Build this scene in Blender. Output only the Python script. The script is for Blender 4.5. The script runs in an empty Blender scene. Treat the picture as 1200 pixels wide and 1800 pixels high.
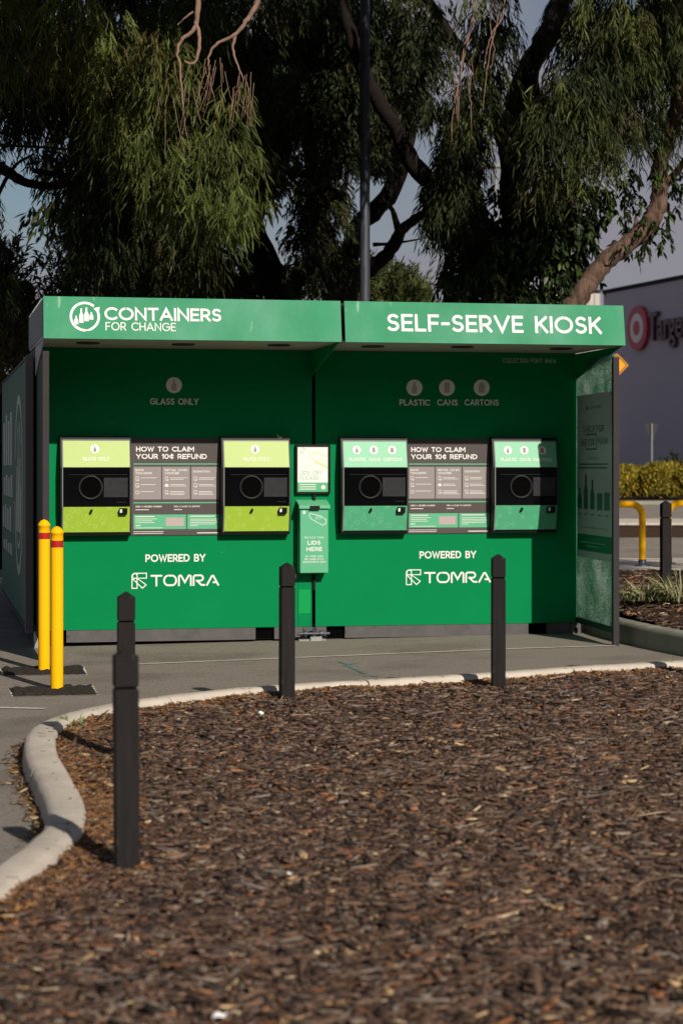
import bpy, math, random
import numpy as np
from mathutils import Vector, Matrix
SC = bpy.context.scene
COL = SC.collection
R = math.radians
random.seed(7)
rng = np.random.default_rng(11)

# ------------------------------------------------------------------ camera
F, CX, HY, H = 3606.0, 600.0, 822.0, 1.525      # focal length / centre / horizon (photo pixels), eye height (m)
cam_d = bpy.data.cameras.new('camera'); cam = bpy.data.objects.new('camera', cam_d); COL.objects.link(cam)
cam.location = (0, 0, H); cam.rotation_euler = (R(90), 0, 0)
cam_d.sensor_fit = 'AUTO'; cam_d.sensor_width = 36.0; cam_d.lens = F / 1800 * 36
cam_d.shift_y = -(900 - HY) / 1800
cam_d.clip_start = 0.1; cam_d.clip_end = 3000
cam_d.dof.use_dof = True; cam_d.dof.focus_distance = 17.4; cam_d.dof.aperture_fstop = 3.3
SC.camera = cam

# ------------------------------------------------------------------ sky, sun, exposure
SUN_AZ, SUN_EL = R(25.8), R(31.2)                    # to the right of the camera's back, above the horizon
sunv = Vector((math.sin(SUN_AZ) * math.cos(SUN_EL), -math.cos(SUN_AZ) * math.cos(SUN_EL), math.sin(SUN_EL)))
sl = bpy.data.lights.new('sun', 'SUN'); so = bpy.data.objects.new('sun', sl); COL.objects.link(so)
sl.energy = 4.6; sl.angle = R(0.5); sl.color = (1.0, 0.93, 0.82)
so.rotation_euler = sunv.to_track_quat('Z', 'Y').to_euler(); so.location = (10, -10, 30)
w = bpy.data.worlds.new('World'); SC.world = w; w.use_nodes = True
nt = w.node_tree; nt.nodes.clear()
sky = nt.nodes.new('ShaderNodeTexSky'); sky.sky_type = 'NISHITA'; sky.sun_disc = False
sky.sun_elevation = SUN_EL; sky.sun_rotation = math.atan2(sunv.x, sunv.y)
bg1 = nt.nodes.new('ShaderNodeBackground'); bg1.inputs[1].default_value = 0.05
nt.links.new(sky.outputs[0], bg1.inputs[0])
bg2 = nt.nodes.new('ShaderNodeBackground'); bg2.inputs[0].default_value = (0.60, 0.57, 0.66, 1); bg2.inputs[1].default_value = 0.44
tc = nt.nodes.new('ShaderNodeTexCoord'); mp = nt.nodes.new('ShaderNodeMapping'); mp.inputs['Scale'].default_value = (1, 1, 2.2)
ns = nt.nodes.new('ShaderNodeTexNoise'); ns.inputs['Scale'].default_value = 3.2; ns.inputs['Detail'].default_value = 7; ns.inputs['Roughness'].default_value = .55
rp = nt.nodes.new('ShaderNodeValToRGB'); rp.color_ramp.elements[0].position = .50; rp.color_ramp.elements[1].position = .72
mx = nt.nodes.new('ShaderNodeMixShader'); out = nt.nodes.new('ShaderNodeOutputWorld')
nt.links.new(tc.outputs['Generated'], mp.inputs[0]); nt.links.new(mp.outputs[0], ns.inputs[0]); 
sxyz = nt.nodes.new('ShaderNodeSeparateXYZ'); nt.links.new(tc.outputs['Generated'], sxyz.inputs[0])
hz = nt.nodes.new('ShaderNodeMapRange'); hz.inputs[1].default_value = .02; hz.inputs[2].default_value = .24; hz.inputs[3].default_value = .30; hz.inputs[4].default_value = 0.0   # haze of cloud low down
nt.links.new(sxyz.outputs[2], hz.inputs[0])
adn = nt.nodes.new('ShaderNodeMath'); adn.operation = 'ADD'; nt.links.new(ns.outputs[0], adn.inputs[0]); nt.links.new(hz.outputs[0], adn.inputs[1]); nt.links.new(adn.outputs[0], rp.inputs[0])
nt.links.new(rp.outputs[0], mx.inputs[0]); nt.links.new(bg1.outputs[0], mx.inputs[1]); nt.links.new(bg2.outputs[0], mx.inputs[2])
nt.links.new(mx.outputs[0], out.inputs[0])
vs = SC.view_settings; vs.view_transform = 'Standard'; vs.look = 'None'; vs.exposure = 0.0; vs.gamma = 1.0; vs.use_curve_mapping = False

# ------------------------------------------------------------------ helpers: placing
def gz(x): return 0.011 * (min(max(x, -6.0), 1.5) - 1.5)     # the car park falls slightly to the left
def at(px, py, h=0.0):
    """point on the ground (h above it) seen at a photo pixel"""
    x = 0.0
    for _ in range(6):
        z = gz(x) + h; Y = (H - z) * F / (py - HY); x = (px - CX) / F * Y
    return Vector((x, Y, gz(x) + h))
def atY(px, py, Y): return Vector(((px - CX) / F * Y, Y, H - (py - HY) / F * Y))
TH = 0.2002
KP = Vector((-2.655, 17.88, 0)); KW, KG = 2.44, 0.032
def k2w(x, y, z):
    c, s = math.cos(TH), math.sin(TH)
    return Vector((KP.x + x * c - y * s, KP.y + x * s + y * c, z))
def kray(px, py):
    d = Vector(((px - CX) / F, 1, -(py - HY) / F)); o = Vector((0, 0, H)) - KP
    c, s = math.cos(-TH), math.sin(-TH)
    rot = lambda v: Vector((v.x * c - v.y * s, v.x * s + v.y * c, v.z))
    return rot(o), rot(d)
def kpl(px, py, y=0.0):
    """(x, z) on the kiosk plane y, in kiosk coordinates"""
    o, d = kray(px, py); t = (y - o.y) / d.y; p = o + d * t
    return p.x, p.z
def khit(px, py, P, n):
    o, d = kray(px, py); t = (P - o).dot(n) / d.dot(n); return o + d * t

# ------------------------------------------------------------------ helpers: objects
def tag(o, label=None, cat=None, group=None, kind=None):
    if label: o['label'] = label
    if cat: o['category'] = cat
    if group: o['group'] = group
    if kind: o['kind'] = kind
    return o
def empty(name, loc, rz=0, **k):
    o = bpy.data.objects.new(name, None); COL.objects.link(o); o.location = loc; o.rotation_euler = (0, 0, rz)
    o.empty_display_size = .2
    return tag(o, **k)
def copy_tree(o, parent=None):
    c = o.copy(); COL.objects.link(c); c.parent = parent
    for ch in list(o.children): copy_tree(ch, c)
    return c

class MB:
    def __init__(s): s.v = []; s.f = []; s.sm = []
    def add(s, vs, fs, smooth=False):
        b = len(s.v); s.v += [tuple(v) for v in vs]
        for f in fs: s.f.append([b + i for i in f]); s.sm.append(smooth)
        return s
    def box(s, x0, x1, y0, y1, z0, z1):
        vs = [(x, y, z) for z in (z0, z1) for y in (y0, y1) for x in (x0, x1)]
        return s.add(vs, [(0, 2, 3, 1), (4, 5, 7, 6), (0, 1, 5, 4), (2, 6, 7, 3), (0, 4, 6, 2), (1, 3, 7, 5)])
    def bbox(s, x0, x1, y0, y1, z0, z1, b=.006):
        """box with its edges chamfered"""
        xs = [x0, x1]; ys = [y0, y1]; zs = [z0, z1]; vs = []; idx = {}
        for i in (0, 1):
            for j in (0, 1):
                for k in (0, 1):
                    sx, sy, sz = 1 - 2 * i, 1 - 2 * j, 1 - 2 * k
                    for a in range(3):
                        p = [xs[i] + sx * b, ys[j] + sy * b, zs[k] + sz * b]
                        p[a] = (xs[i], ys[j], zs[k])[a]
                        idx[i, j, k, a] = len(vs); vs.append(p)
        fs = []
        g = lambda t, a: idx[t[0], t[1], t[2], a]
        for a in range(3):
            o1, o2 = [q for q in range(3) if q != a]
            for v in (0, 1):
                t = []
                for (p, q) in ((0, 0), (1, 0), (1, 1), (0, 1)):
                    c = [0, 0, 0]; c[a] = v; c[o1] = p; c[o2] = q; t.append(tuple(c))
                fs.append([g(c, a) for c in t])
            for p in (0, 1):
                for q in (0, 1):
                    c0 = [0, 0, 0]; c0[o1] = p; c0[o2] = q; c1 = list(c0); c1[a] = 1
                    fs.append([g(c0, o1), g(c1, o1), g(c1, o2), g(c0, o2)])
        for i in (0, 1):
            for j in (0, 1):
                for k in (0, 1): fs.append([idx[i, j, k, 0], idx[i, j, k, 1], idx[i, j, k, 2]])
        return s.add(vs, fs)
    def quad(s, a, b, c, d): return s.add([a, b, c, d], [(0, 1, 2, 3)])
    def prism(s, poly, ext):
        n = len(poly); ext = Vector(ext); a = [Vector(p) for p in poly]; b = [p + ext for p in a]
        return s.add(a + b, [list(range(n)), list(range(2 * n - 1, n - 1, -1))] + [(i, n + i, n + (i + 1) % n, (i + 1) % n) for i in range(n)])
    def tube(s, pts, rad, n=8, cap=True):
        pts = [Vector(p) for p in pts]
        rad = list(rad) if hasattr(rad, '__len__') else [rad] * len(pts)
        vs = []; up = None
        for i, p in enumerate(pts):
            t = (pts[min(i + 1, len(pts) - 1)] - pts[max(i - 1, 0)]).normalized()
            if up is None: up = Vector((1, 0, 0)) if abs(t.x) < .8 else Vector((0, 1, 0))
            a = (up - t * up.dot(t)).normalized(); b = t.cross(a); up = a
            vs += [p + (a * math.cos(2 * math.pi * k / n) + b * math.sin(2 * math.pi * k / n)) * rad[i] for k in range(n)]
        fs = [(i * n + k, i * n + (k + 1) % n, (i + 1) * n + (k + 1) % n, (i + 1) * n + k) for i in range(len(pts) - 1) for k in range(n)]
        s.add(vs, fs, True)
        if cap:
            m = len(pts) - 1
            s.add(vs[:n], [list(range(n))[::-1]]); s.add(vs[m * n:], [list(range(n))])
        return s
    def lathe(s, prof, n=20, c=(0, 0, 0)):
        vs = [(c[0] + r * math.cos(2 * math.pi * k / n), c[1] + r * math.sin(2 * math.pi * k / n), c[2] + z) for r, z in prof for k in range(n)]
        return s.add(vs, [(i * n + k, i * n + (k + 1) % n, (i + 1) * n + (k + 1) % n, (i + 1) * n + k) for i in range(len(prof) - 1) for k in range(n)], True)
    def build(s, name, mat, parent=None):
        me = bpy.data.meshes.new(name); me.from_pydata(s.v, [], s.f)
        me.polygons.foreach_set('use_smooth', s.sm); me.update()
        import bmesh
        bm = bmesh.new(); bm.from_mesh(me); bmesh.ops.recalc_face_normals(bm, faces=bm.faces); bm.to_mesh(me); bm.free()
        if mat: me.materials.append(mat)
        o = bpy.data.objects.new(name, me); COL.objects.link(o); o.parent = parent
        return o
def np_mesh(name, V, faces_idx, face_len, mat, col=None, parent=None, smooth=False):
    me = bpy.data.meshes.new(name); me.vertices.add(len(V)); me.vertices.foreach_set('co', V.astype(np.float32).ravel())
    me.loops.add(len(faces_idx)); me.loops.foreach_set('vertex_index', faces_idx.astype(np.int32))
    me.polygons.add(len(face_len)); st = np.concatenate([[0], np.cumsum(face_len)[:-1]])
    me.polygons.foreach_set('loop_start', st.astype(np.int32)); me.polygons.foreach_set('loop_total', face_len.astype(np.int32))
    if smooth: me.polygons.foreach_set('use_smooth', np.ones(len(face_len), bool))
    me.update(calc_edges=True)
    if col is not None:
        a = me.color_attributes.new('tint', 'FLOAT_COLOR', 'POINT')
        c4 = np.ones((len(V), 4), np.float32); c4[:, :3] = col; a.data.foreach_set('color', c4.ravel())
    me.materials.append(mat); o = bpy.data.objects.new(name, me); COL.objects.link(o); o.parent = parent
    return o

# ------------------------------------------------------------------ materials
def mat(name, col, rough=.6, spec=.5, metal=0, var=0.0, vscale=6, bump=0.0, bscale=60, coat=0, col2=None, c2scale=3, c2lo=.5, c2hi=.7, stretch=None, tint=False, transl=0, detail=6, scuff=None):
    m = bpy.data.materials.new(name); m.use_nodes = True; t = m.node_tree; L = t.links.new
    p = t.nodes['Principled BSDF']; p.inputs['Roughness'].default_value = rough; p.inputs['Specular IOR Level'].default_value = spec
    p.inputs['Metallic'].default_value = metal; p.inputs['Coat Weight'].default_value = coat; p.inputs['Coat Roughness'].default_value = .15
    p.inputs['Base Color'].default_value = (*col, 1)
    tcn = t.nodes.new('ShaderNodeTexCoord'); mpn = t.nodes.new('ShaderNodeMapping')
    if stretch: mpn.inputs['Scale'].default_value = stretch
    L(tcn.outputs['Object'], mpn.inputs[0])
    cur = None
    if tint:
        a = t.nodes.new('ShaderNodeAttribute'); a.attribute_name = 'tint'; cur = a.outputs['Color']
    def noise(sc, det=detail):
        n = t.nodes.new('ShaderNodeTexNoise'); n.inputs['Scale'].default_value = sc; n.inputs['Detail'].default_value = det; n.inputs['Roughness'].default_value = .6
        L(mpn.outputs[0], n.inputs[0]); return n.outputs[0]
    if col2 is not None:
        r = t.nodes.new('ShaderNodeValToRGB'); r.color_ramp.elements[0].position = c2lo; r.color_ramp.elements[1].position = c2hi
        r.color_ramp.elements[0].color = (0, 0, 0, 1); r.color_ramp.elements[1].color = (1, 1, 1, 1); L(noise(c2scale), r.inputs[0])
        x = t.nodes.new('ShaderNodeMix'); x.data_type = 'RGBA'; x.inputs[6].default_value = (*col, 1); x.inputs[7].default_value = (*col2, 1)
        if cur: L(cur, x.inputs[6])
        L(r.outputs[0], x.inputs[0]); cur = x.outputs[2]
    if var:
        mr = t.nodes.new('ShaderNodeMapRange'); mr.inputs[1].default_value = .25; mr.inputs[2].default_value = .75
        mr.inputs[3].default_value = 1 - var; mr.inputs[4].default_value = 1 + var; L(noise(vscale), mr.inputs[0])
        x = t.nodes.new('ShaderNodeMix'); x.data_type = 'RGBA'; x.blend_type = 'MULTIPLY'; x.inputs[0].default_value = 1; x.inputs[6].default_value = (*col, 1)
        if cur: L(cur, x.inputs[6])
        L(mr.outputs[0], x.inputs[7]); cur = x.outputs[2]
    if scuff is not None:                                              # sparse scratches and spots worn into the film
        sc_col, sc_scale, lo, st_ = scuff
        m2 = t.nodes.new('ShaderNodeMapping'); m2.inputs['Scale'].default_value = st_; L(tcn.outputs['Object'], m2.inputs[0])
        n2 = t.nodes.new('ShaderNodeTexNoise'); n2.inputs['Scale'].default_value = sc_scale; n2.inputs['Detail'].default_value = 4; L(m2.outputs[0], n2.inputs[0])
        r2 = t.nodes.new('ShaderNodeValToRGB'); r2.color_ramp.elements[0].position = lo; r2.color_ramp.elements[1].position = lo + .05; L(n2.outputs[0], r2.inputs[0])
        f2 = t.nodes.new('ShaderNodeMath'); f2.operation = 'MULTIPLY'; f2.inputs[1].default_value = .55; L(r2.outputs[0], f2.inputs[0])
        x = t.nodes.new('ShaderNodeMix'); x.data_type = 'RGBA'; x.inputs[6].default_value = (*col, 1); x.inputs[7].default_value = (*sc_col, 1)
        if cur: L(cur, x.inputs[6])
        L(f2.outputs[0], x.inputs[0]); cur = x.outputs[2]
    if cur: L(cur, p.inputs['Base Color'])
    if bump:
        b = t.nodes.new('ShaderNodeBump'); b.inputs['Strength'].default_value = bump; b.inputs['Distance'].default_value = .01
        L(noise(bscale), b.inputs['Height']); L(b.outputs[0], p.inputs['Normal'])
    if transl:
        tr = t.nodes.new('ShaderNodeBsdfTranslucent'); tr.inputs[0].default_value = (*[c * 1.3 for c in col], 1)
        if cur: L(cur, tr.inputs[0])
        ms = t.nodes.new('ShaderNodeMixShader'); ms.inputs[0].default_value = transl
        L(p.outputs[0], ms.inputs[1]); L(tr.outputs[0], ms.inputs[2]); L(ms.outputs[0], t.nodes['Material Output'].inputs[0])
    return m
M = {}
M['asphalt'] = mat('asphalt', (.272, .236, .200), .95, .1, var=.42, vscale=55, bump=1, bscale=130, col2=(.19, .163, .137), c2scale=.8, c2lo=.50, c2hi=.68, detail=9)
M['asphalt_dark'] = mat('asphalt_patch', (.030, .025, .021), .95, .2, var=.5, vscale=40, bump=1, bscale=60)
M['line'] = mat('worn_line', (.62, .56, .48), .8, .2, col2=(.40, .35, .29), c2scale=9, c2lo=.48, c2hi=.66)
M['chalk'] = mat('blue_mark', (.10, .30, .36), .9, .2, col2=(.16, .145, .125), c2scale=16, c2lo=.42, c2hi=.58)
M['concrete'] = mat('concrete', (.56, .49, .41), .9, .2, var=.16, vscale=5, bump=.6, bscale=110, scuff=((.30, .26, .21), 9, .69, (1, 1, 1)), col2=(.43, .375, .31), c2scale=1.6, c2lo=.55, c2hi=.75)
M['concrete_old'] = mat('old_concrete', (.27, .26, .215), .92, .2, var=.2, vscale=3, bump=.4, bscale=120, col2=(.17, .165, .13), c2scale=2, c2lo=.48, c2hi=.7)
M['soil'] = mat('mulch_bed', (.045, .028, .02), 1, .1, var=.6, vscale=35, bump=1, bscale=50)
M['chips'] = mat('bark_chips', (.1, .07, .05), .85, .25, tint=True, var=.3, vscale=60)
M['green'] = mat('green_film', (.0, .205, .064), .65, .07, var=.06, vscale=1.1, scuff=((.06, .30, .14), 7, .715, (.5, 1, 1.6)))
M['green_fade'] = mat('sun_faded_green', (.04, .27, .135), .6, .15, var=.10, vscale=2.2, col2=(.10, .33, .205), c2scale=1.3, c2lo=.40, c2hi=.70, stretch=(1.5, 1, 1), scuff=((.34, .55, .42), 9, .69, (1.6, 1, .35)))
M['green_bright'] = mat('fresh_green_patch', (.004, .30, .075), .6, .1)
M['green_dark'] = mat('dark_green', (.012, .05, .032), .6, .15, var=.12, vscale=2)
M['mint'] = mat('mint', (.11, .43, .235), .5, .25, var=.03, vscale=2)
M['mint_panel'] = mat('mint_panel', (.105, .46, .25), .5, .25)
M['lime_panel'] = mat('lime_panel', (.50, .66, .095), .5, .25)
M['lime_head'] = mat('lime_header', (.42, .55, .165), .45, .3, var=.03, vscale=4)
M['mint_head'] = mat('mint_header', (.13, .46, .25), .4, .35, var=.03, vscale=4)
M['white'] = mat('white_vinyl', (.82, .80, .76), .5, .4)
M['offwhite'] = mat('offwhite_sheet', (.74, .71, .66), .5, .4)
M['poster'] = mat('poster_sheet', (.34, .40, .41), .45, .4, var=.05, vscale=3)
M['pale'] = mat('pale_print', (.72, .76, .62), .5, .4)
M['black'] = mat('black_plastic', (.006, .006, .007), .5, .2)
M['gloss'] = mat('black_glass', (.003, .003, .0035), .08, .28)
M['hole'] = mat('intake_hole', (.001, .001, .001), .9, .05)
M['screen'] = mat('screen', (.034, .034, .037), .22, .4, var=.25, vscale=14)
M['charcoal'] = mat('charcoal_steel', (.034, .030, .032), .6, .2, var=.08, vscale=5)
M['boardgrey'] = mat('board_print', (.082, .068, .066), .55, .25)
M['cardgrey'] = mat('card_print', (.29, .255, .25), .55, .25)
M['icon'] = mat('icon_grey', (.42, .44, .42), .5, .4)
M['cardpink'] = mat('pink_print', (.46, .37, .36), .5, .3)
M['alu'] = mat('aluminium', (.42, .42, .42), .38, .5, metal=.6, var=.1, vscale=8)
M['trim'] = mat('trim_grey', (.20, .20, .195), .5, .3)
M['ring'] = mat('ring_plastic', (.011, .011, .0115), .55, .3)
M['clad'] = mat('ribbed_cladding', (.34, .38, .40), .5, .4, var=.12, vscale=4)
M['under'] = mat('canopy_lining', (.36, .34, .30), .7, .3, var=.05, vscale=2)
M['rail'] = mat('base_rail', (.085, .078, .08), .6, .4, var=.2, vscale=8, col2=(.05, .032, .026), c2scale=6, c2lo=.62, c2hi=.75)
M['bollard'] = mat('recycled_plastic', (.0165, .0142, .0140), .7, .15, var=.22, vscale=9, bump=.35, bscale=45, stretch=(4, 4, .35), col2=(.022, .019, .019), c2scale=5, c2lo=.5, c2hi=.75, scuff=((.07, .062, .058), 11, .66, (3, 3, .6)))
M['yellow'] = mat('yellow_paint', (1.0, .49, .0), .5, .2, var=.03, vscale=5, col2=(.75, .42, .01), c2scale=9, c2lo=.68, c2hi=.78)
M['red'] = mat('red_band', (.42, .012, .012), .35, .5)
M['galv'] = mat('galvanised', (.075, .083, .10), .5, .4, metal=.5, var=.25, vscale=6, stretch=(3, 3, .4))
M['wallgrey'] = mat('store_cladding', (.47, .43, .49), .8, .15, var=.04, vscale=.4)
M['walllit'] = mat('store_render', (.5, .46, .40), .8, .3, var=.08, vscale=.6)
M['signred'] = mat('sign_red', (.46, .02, .05), .4, .5)
M['signwhite'] = mat('sign_white', (.72, .66, .64), .4, .5)
M['signdark'] = mat('sign_letters', (.075, .04, .055), .4, .5)
M['signgrey'] = mat('sign_back', (.03, .03, .031), .8, .05)
M['signpole'] = mat('sign_pole', (.22, .225, .21), .5, .4)
M['amber'] = mat('amber_sheet', (.92, .36, .005), .4, .5)
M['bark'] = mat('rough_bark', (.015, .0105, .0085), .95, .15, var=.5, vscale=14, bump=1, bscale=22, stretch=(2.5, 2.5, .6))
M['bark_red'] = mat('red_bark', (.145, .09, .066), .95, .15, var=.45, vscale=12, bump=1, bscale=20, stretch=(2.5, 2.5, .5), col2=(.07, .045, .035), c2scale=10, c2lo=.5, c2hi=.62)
M['twig'] = mat('pale_twig', (.25, .155, .115), .85, .2, var=.2, vscale=10)
M['leaf'] = mat('leaf', (.05, .07, .02), .6, .18, tint=True, transl=.15)
M['leaf_gloss'] = mat('glossy_leaf', (.04, .06, .018), .42, .22, tint=True, transl=.1)
M['straw'] = mat('strappy_grass', (.3, .27, .14), .8, .2, tint=True, transl=.15)
M['paper'] = mat('paper', (.82, .80, .78), .8, .3)
def ring_pattern(m, base, ring):
    """faint printed rings inside the panel film"""
    t = m.node_tree; L = t.links.new; p = t.nodes['Principled BSDF']; tcn = t.nodes.new('ShaderNodeTexCoord')
    mpn = t.nodes.new('ShaderNodeMapping'); mpn.inputs['Scale'].default_value = (1, 0, 1); L(tcn.outputs['Object'], mpn.inputs[0])
    v = t.nodes.new('ShaderNodeTexVoronoi'); v.inputs['Scale'].default_value = 15; v.inputs['Randomness'].default_value = .75; L(mpn.outputs[0], v.inputs[0])
    r = t.nodes.new('ShaderNodeValToRGB'); e = r.color_ramp.elements; e[0].position = .24; e[0].color = (0, 0, 0, 1); e[1].position = .40; e[1].color = (0, 0, 0, 1)
    for q in (.28, .36): r.color_ramp.elements.new(q).color = (1, 1, 1, 1)
    L(v.outputs['Distance'], r.inputs[0]); x = t.nodes.new('ShaderNodeMix'); x.data_type = 'RGBA'; x.inputs[6].default_value = (*base, 1); x.inputs[7].default_value = (*ring, 1)
    L(r.outputs[0], x.inputs[0]); L(x.outputs[2], p.inputs['Base Color'])
ring_pattern(M['mint_panel'], (.075, .37, .19), (.11, .42, .235)); ring_pattern(M['lime_panel'], (.33, .50, .045), (.38, .54, .08))
def perforated():
    m = bpy.data.materials.new('perforated_film'); m.use_nodes = True; t = m.node_tree; L = t.links.new
    p = t.nodes['Principled BSDF']; p.inputs['Base Color'].default_value = (.012, .14, .06, 1); p.inputs['Roughness'].default_value = .5
    tcn = t.nodes.new('ShaderNodeTexCoord'); n = t.nodes.new('ShaderNodeTexNoise'); n.inputs['Scale'].default_value = 95; n.inputs['Detail'].default_value = 3; n.inputs['Roughness'].default_value = .75
    L(tcn.outputs['Object'], n.inputs[0]); n2 = t.nodes.new('ShaderNodeTexNoise'); n2.inputs['Scale'].default_value = 3.2; n2.inputs['Detail'].default_value = 3; L(tcn.outputs['Object'], n2.inputs[0])
    ad = t.nodes.new('ShaderNodeMath'); ad.operation = 'MULTIPLY_ADD'; ad.inputs[1].default_value = .16; L(n2.outputs[0], ad.inputs[0]); L(n.outputs[0], ad.inputs[2])
    r = t.nodes.new('ShaderNodeValToRGB'); r.color_ramp.elements[0].position = .575; r.color_ramp.elements[1].position = .64; L(ad.outputs[0], r.inputs[0])
    tr = t.nodes.new('ShaderNodeBsdfTranslucent'); tr.inputs[0].default_value = (.95, 1.0, .96, 1)
    ts = t.nodes.new('ShaderNodeBsdfTranslucent'); ts.inputs[0].default_value = (.03, .42, .19, 1)
    m0 = t.nodes.new('ShaderNodeMixShader'); m0.inputs[0].default_value = .35; L(p.outputs[0], m0.inputs[1]); L(ts.outputs[0], m0.inputs[2])
    m1 = t.nodes.new('ShaderNodeMixShader'); L(r.outputs[0], m1.inputs[0]); L(m0.outputs[0], m1.inputs[1]); L(tr.outputs[0], m1.inputs[2])
    L(m1.outputs[0], t.nodes['Material Output'].inputs[0]); return m
M['perf'] = perforated()

# ------------------------------------------------------------------ lettering: strokes laid flat on a panel
def arc(cx, cy, rx, ry, a0, a1, n=None):
    n = n or max(4, int(abs(a1 - a0) / 12))
    return [(cx + rx * math.cos(R(a0 + (a1 - a0) * i / n)), cy + ry * math.sin(R(a0 + (a1 - a0) * i / n))) for i in range(n + 1)]
GL = {
 'A': (.86, [[(0, 0), (.43, 1), (.86, 0)], [(.17, .30), (.69, .30)]]),
 'B': (.62, [[(0, 0), (0, 1), (.34, 1)] + arc(.34, .76, .24, .24, 90, -90) + [(0, .52)], [(.06, .52), (.36, .52)] + arc(.36, .26, .26, .26, 90, -90) + [(.06, 0)]]),
 'C': (.84, [arc(.5, .5, .5, .5, 48, 312)]),
 'D': (.78, [[(0, 0), (0, 1), (.28, 1)] + arc(.28, .5, .5, .5, 90, -90) + [(.05, 0)]]),
 'E': (.54, [[(.54, 1), (0, 1), (0, 0), (.54, 0)], [(.07, .51), (.48, .51)]]),
 'F': (.52, [[(.52, 1), (0, 1), (0, 0)], [(.07, .49), (.46, .49)]]),
 'G': (.94, [arc(.5, .5, .5, .5, 48, 345) + [(.98, .5), (.56, .5)]]),
 'H': (.70, [[(0, 0), (0, 1)], [(.70, 0), (.70, 1)], [(.06, .51), (.64, .51)]]),
 'I': (.0, [[(0, 0), (0, 1)]]),
 'J': (.5, [[(.5, 1), (.5, .25)] + arc(.25, .25, .25, .25, 0, -160)]),
 'K': (.64, [[(0, 0), (0, 1)], [(.60, 1), (.07, .46)], [(.22, .58), (.64, 0)]]),
 'L': (.50, [[(0, 1), (0, 0), (.50, 0)]]),
 'M': (.90, [[(0, 0), (0, 1), (.45, .36), (.90, 1), (.90, 0)]]),
 'N': (.74, [[(0, 0), (0, 1), (.74, 0), (.74, 1)]]),
 'O': (1.0, [arc(.5, .5, .5, .5, 90, 451)]),
 'P': (.58, [[(0, 0), (0, 1), (.30, 1)] + arc(.30, .71, .29, .29, 90, -90) + [(.06, .42)]]),
 'R': (.62, [[(0, 0), (0, 1), (.30, 1)] + arc(.30, .71, .29, .29, 90, -90) + [(.06, .42)], [(.30, .42), (.62, 0)]]),
 'S': (.58, [arc(.30, .755, .265, .245, 38, 250) + arc(.28, .255, .285, .255, 72, -145)]),
 'T': (.66, [[(0, 1), (.66, 1)], [(.33, .95), (.33, 0)]]),
 'U': (.70, [[(0, 1), (0, .35)] + arc(.35, .35, .35, .35, 180, 360) + [(.70, 1)]]),
 'V': (.82, [[(0, 1), (.41, 0), (.82, 1)]]),
 'W': (1.16, [[(0, 1), (.30, 0), (.58, .92), (.86, 0), (1.16, 1)]]),
 'X': (.7, [[(0, 0), (.7, 1)], [(0, 1), (.7, 0)]]),
 'Y': (.74, [[(0, 1), (.37, .44), (.74, 1)], [(.37, .40), (.37, 0)]]),
 'Z': (.62, [[(0, 1), (.62, 1), (0, 0), (.62, 0)]]),
 '0': (.66, [arc(.33, .5, .33, .5, 90, 451)]), '1': (.2, [[(0, .82), (.2, 1), (.2, 0)]]),
 '4': (.6, [[(.6, .25), (0, .25), (.45, 1), (.45, 0)]]), '6': (.6, [[(.48, 1)] + arc(.30, .32, .30, .32, 150, 510)]),
 '#': (.7, [[(.2, 0), (.3, 1)], [(.45, 0), (.55, 1)], [(0, .33), (.7, .33)], [(0, .67), (.7, .67)]]),
 'c': (.62, [arc(.36, .5, .36, .36, 48, 312), [(.36, 1.06), (.36, -.06)]]),
 '-': (.36, [[(0, .46), (.36, .46)]]), '?': (.4, [arc(.2, .75, .2, .22, 170, -60) + [(.2, .35), (.2, .28)], [(.2, .06), (.2, 0)]]),
 ' ': (.32, []),
 # the maker's wordmark on the lower wall
 't': (.92, [[(0, 1), (.92, 1)], [(.46, .94), (.46, 0)]]),
 'o': (1.12, [[(.38, 1)] + arc(.74, .5, .38, .5, 90, -90)[0:] + arc(.38, .5, .38, .5, 270, 90)]),
 'm': (1.12, [[(0, 0)] + arc(.14, .86, .14, .14, 180, 60) + [(.56, .30)] + arc(.98, .86, .14, .14, 120, 0) + [(1.12, 0)]]),
 'r': (1.0, [[(0, 0), (0, .8)] + arc(.2, .8, .2, .2, 180, 90) + [(.62, 1)] + arc(.62, .72, .26, .28, 90, -90) + [(.30, .44)], [(.34, .42), (.72, 0), (1.0, 0)]]),
 'a': (1.05, [[(0, 0), (.46, .93), (.60, .93), (1.05, 0)], [(.62, .26), (.84, .26)]]),
}
def ribbon(mb, pts, w, fr, dz, closed=False, cap=True):
    """flat stroke: pts in panel units, fr maps (a, b, height) to 3D"""
    P = [Vector(p) for p in pts]
    P = [P[0]] + [P[i] for i in range(1, len(P)) if (P[i] - P[i - 1]).length > 1e-6]
    if not closed and cap:
        P[0] = P[0] + (P[0] - P[1]).normalized() * w * .5; P[-1] = P[-1] + (P[-1] - P[-2]).normalized() * w * .5
    n = len(P); L = []
    for i in range(n):
        d0 = (P[i] - P[i - 1]).normalized() if (i > 0 or closed) else None
        d1 = (P[(i + 1) % n] - P[i]).normalized() if (i < n - 1 or closed) else None
        if d0 is None: d0 = d1
        if d1 is None: d1 = d0
        n0 = Vector((-d0.y, d0.x)); n1 = Vector((-d1.y, d1.x)); m = n0 + n1
        m = m.normalized() if m.length > 1e-4 else n0
        k = min(1 / max(m.dot(n0), .35), 2.2)
        L.append((P[i] + m * w * .5 * k, P[i] - m * w * .5 * k))
    vs = [fr(q.x, q.y, dz) for pr in L for q in pr]
    mb.add(vs, [(2 * i, 2 * i + 1, 2 * ((i + 1) % n) + 1, 2 * ((i + 1) % n)) for i in range(n if closed else n - 1)])
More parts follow.
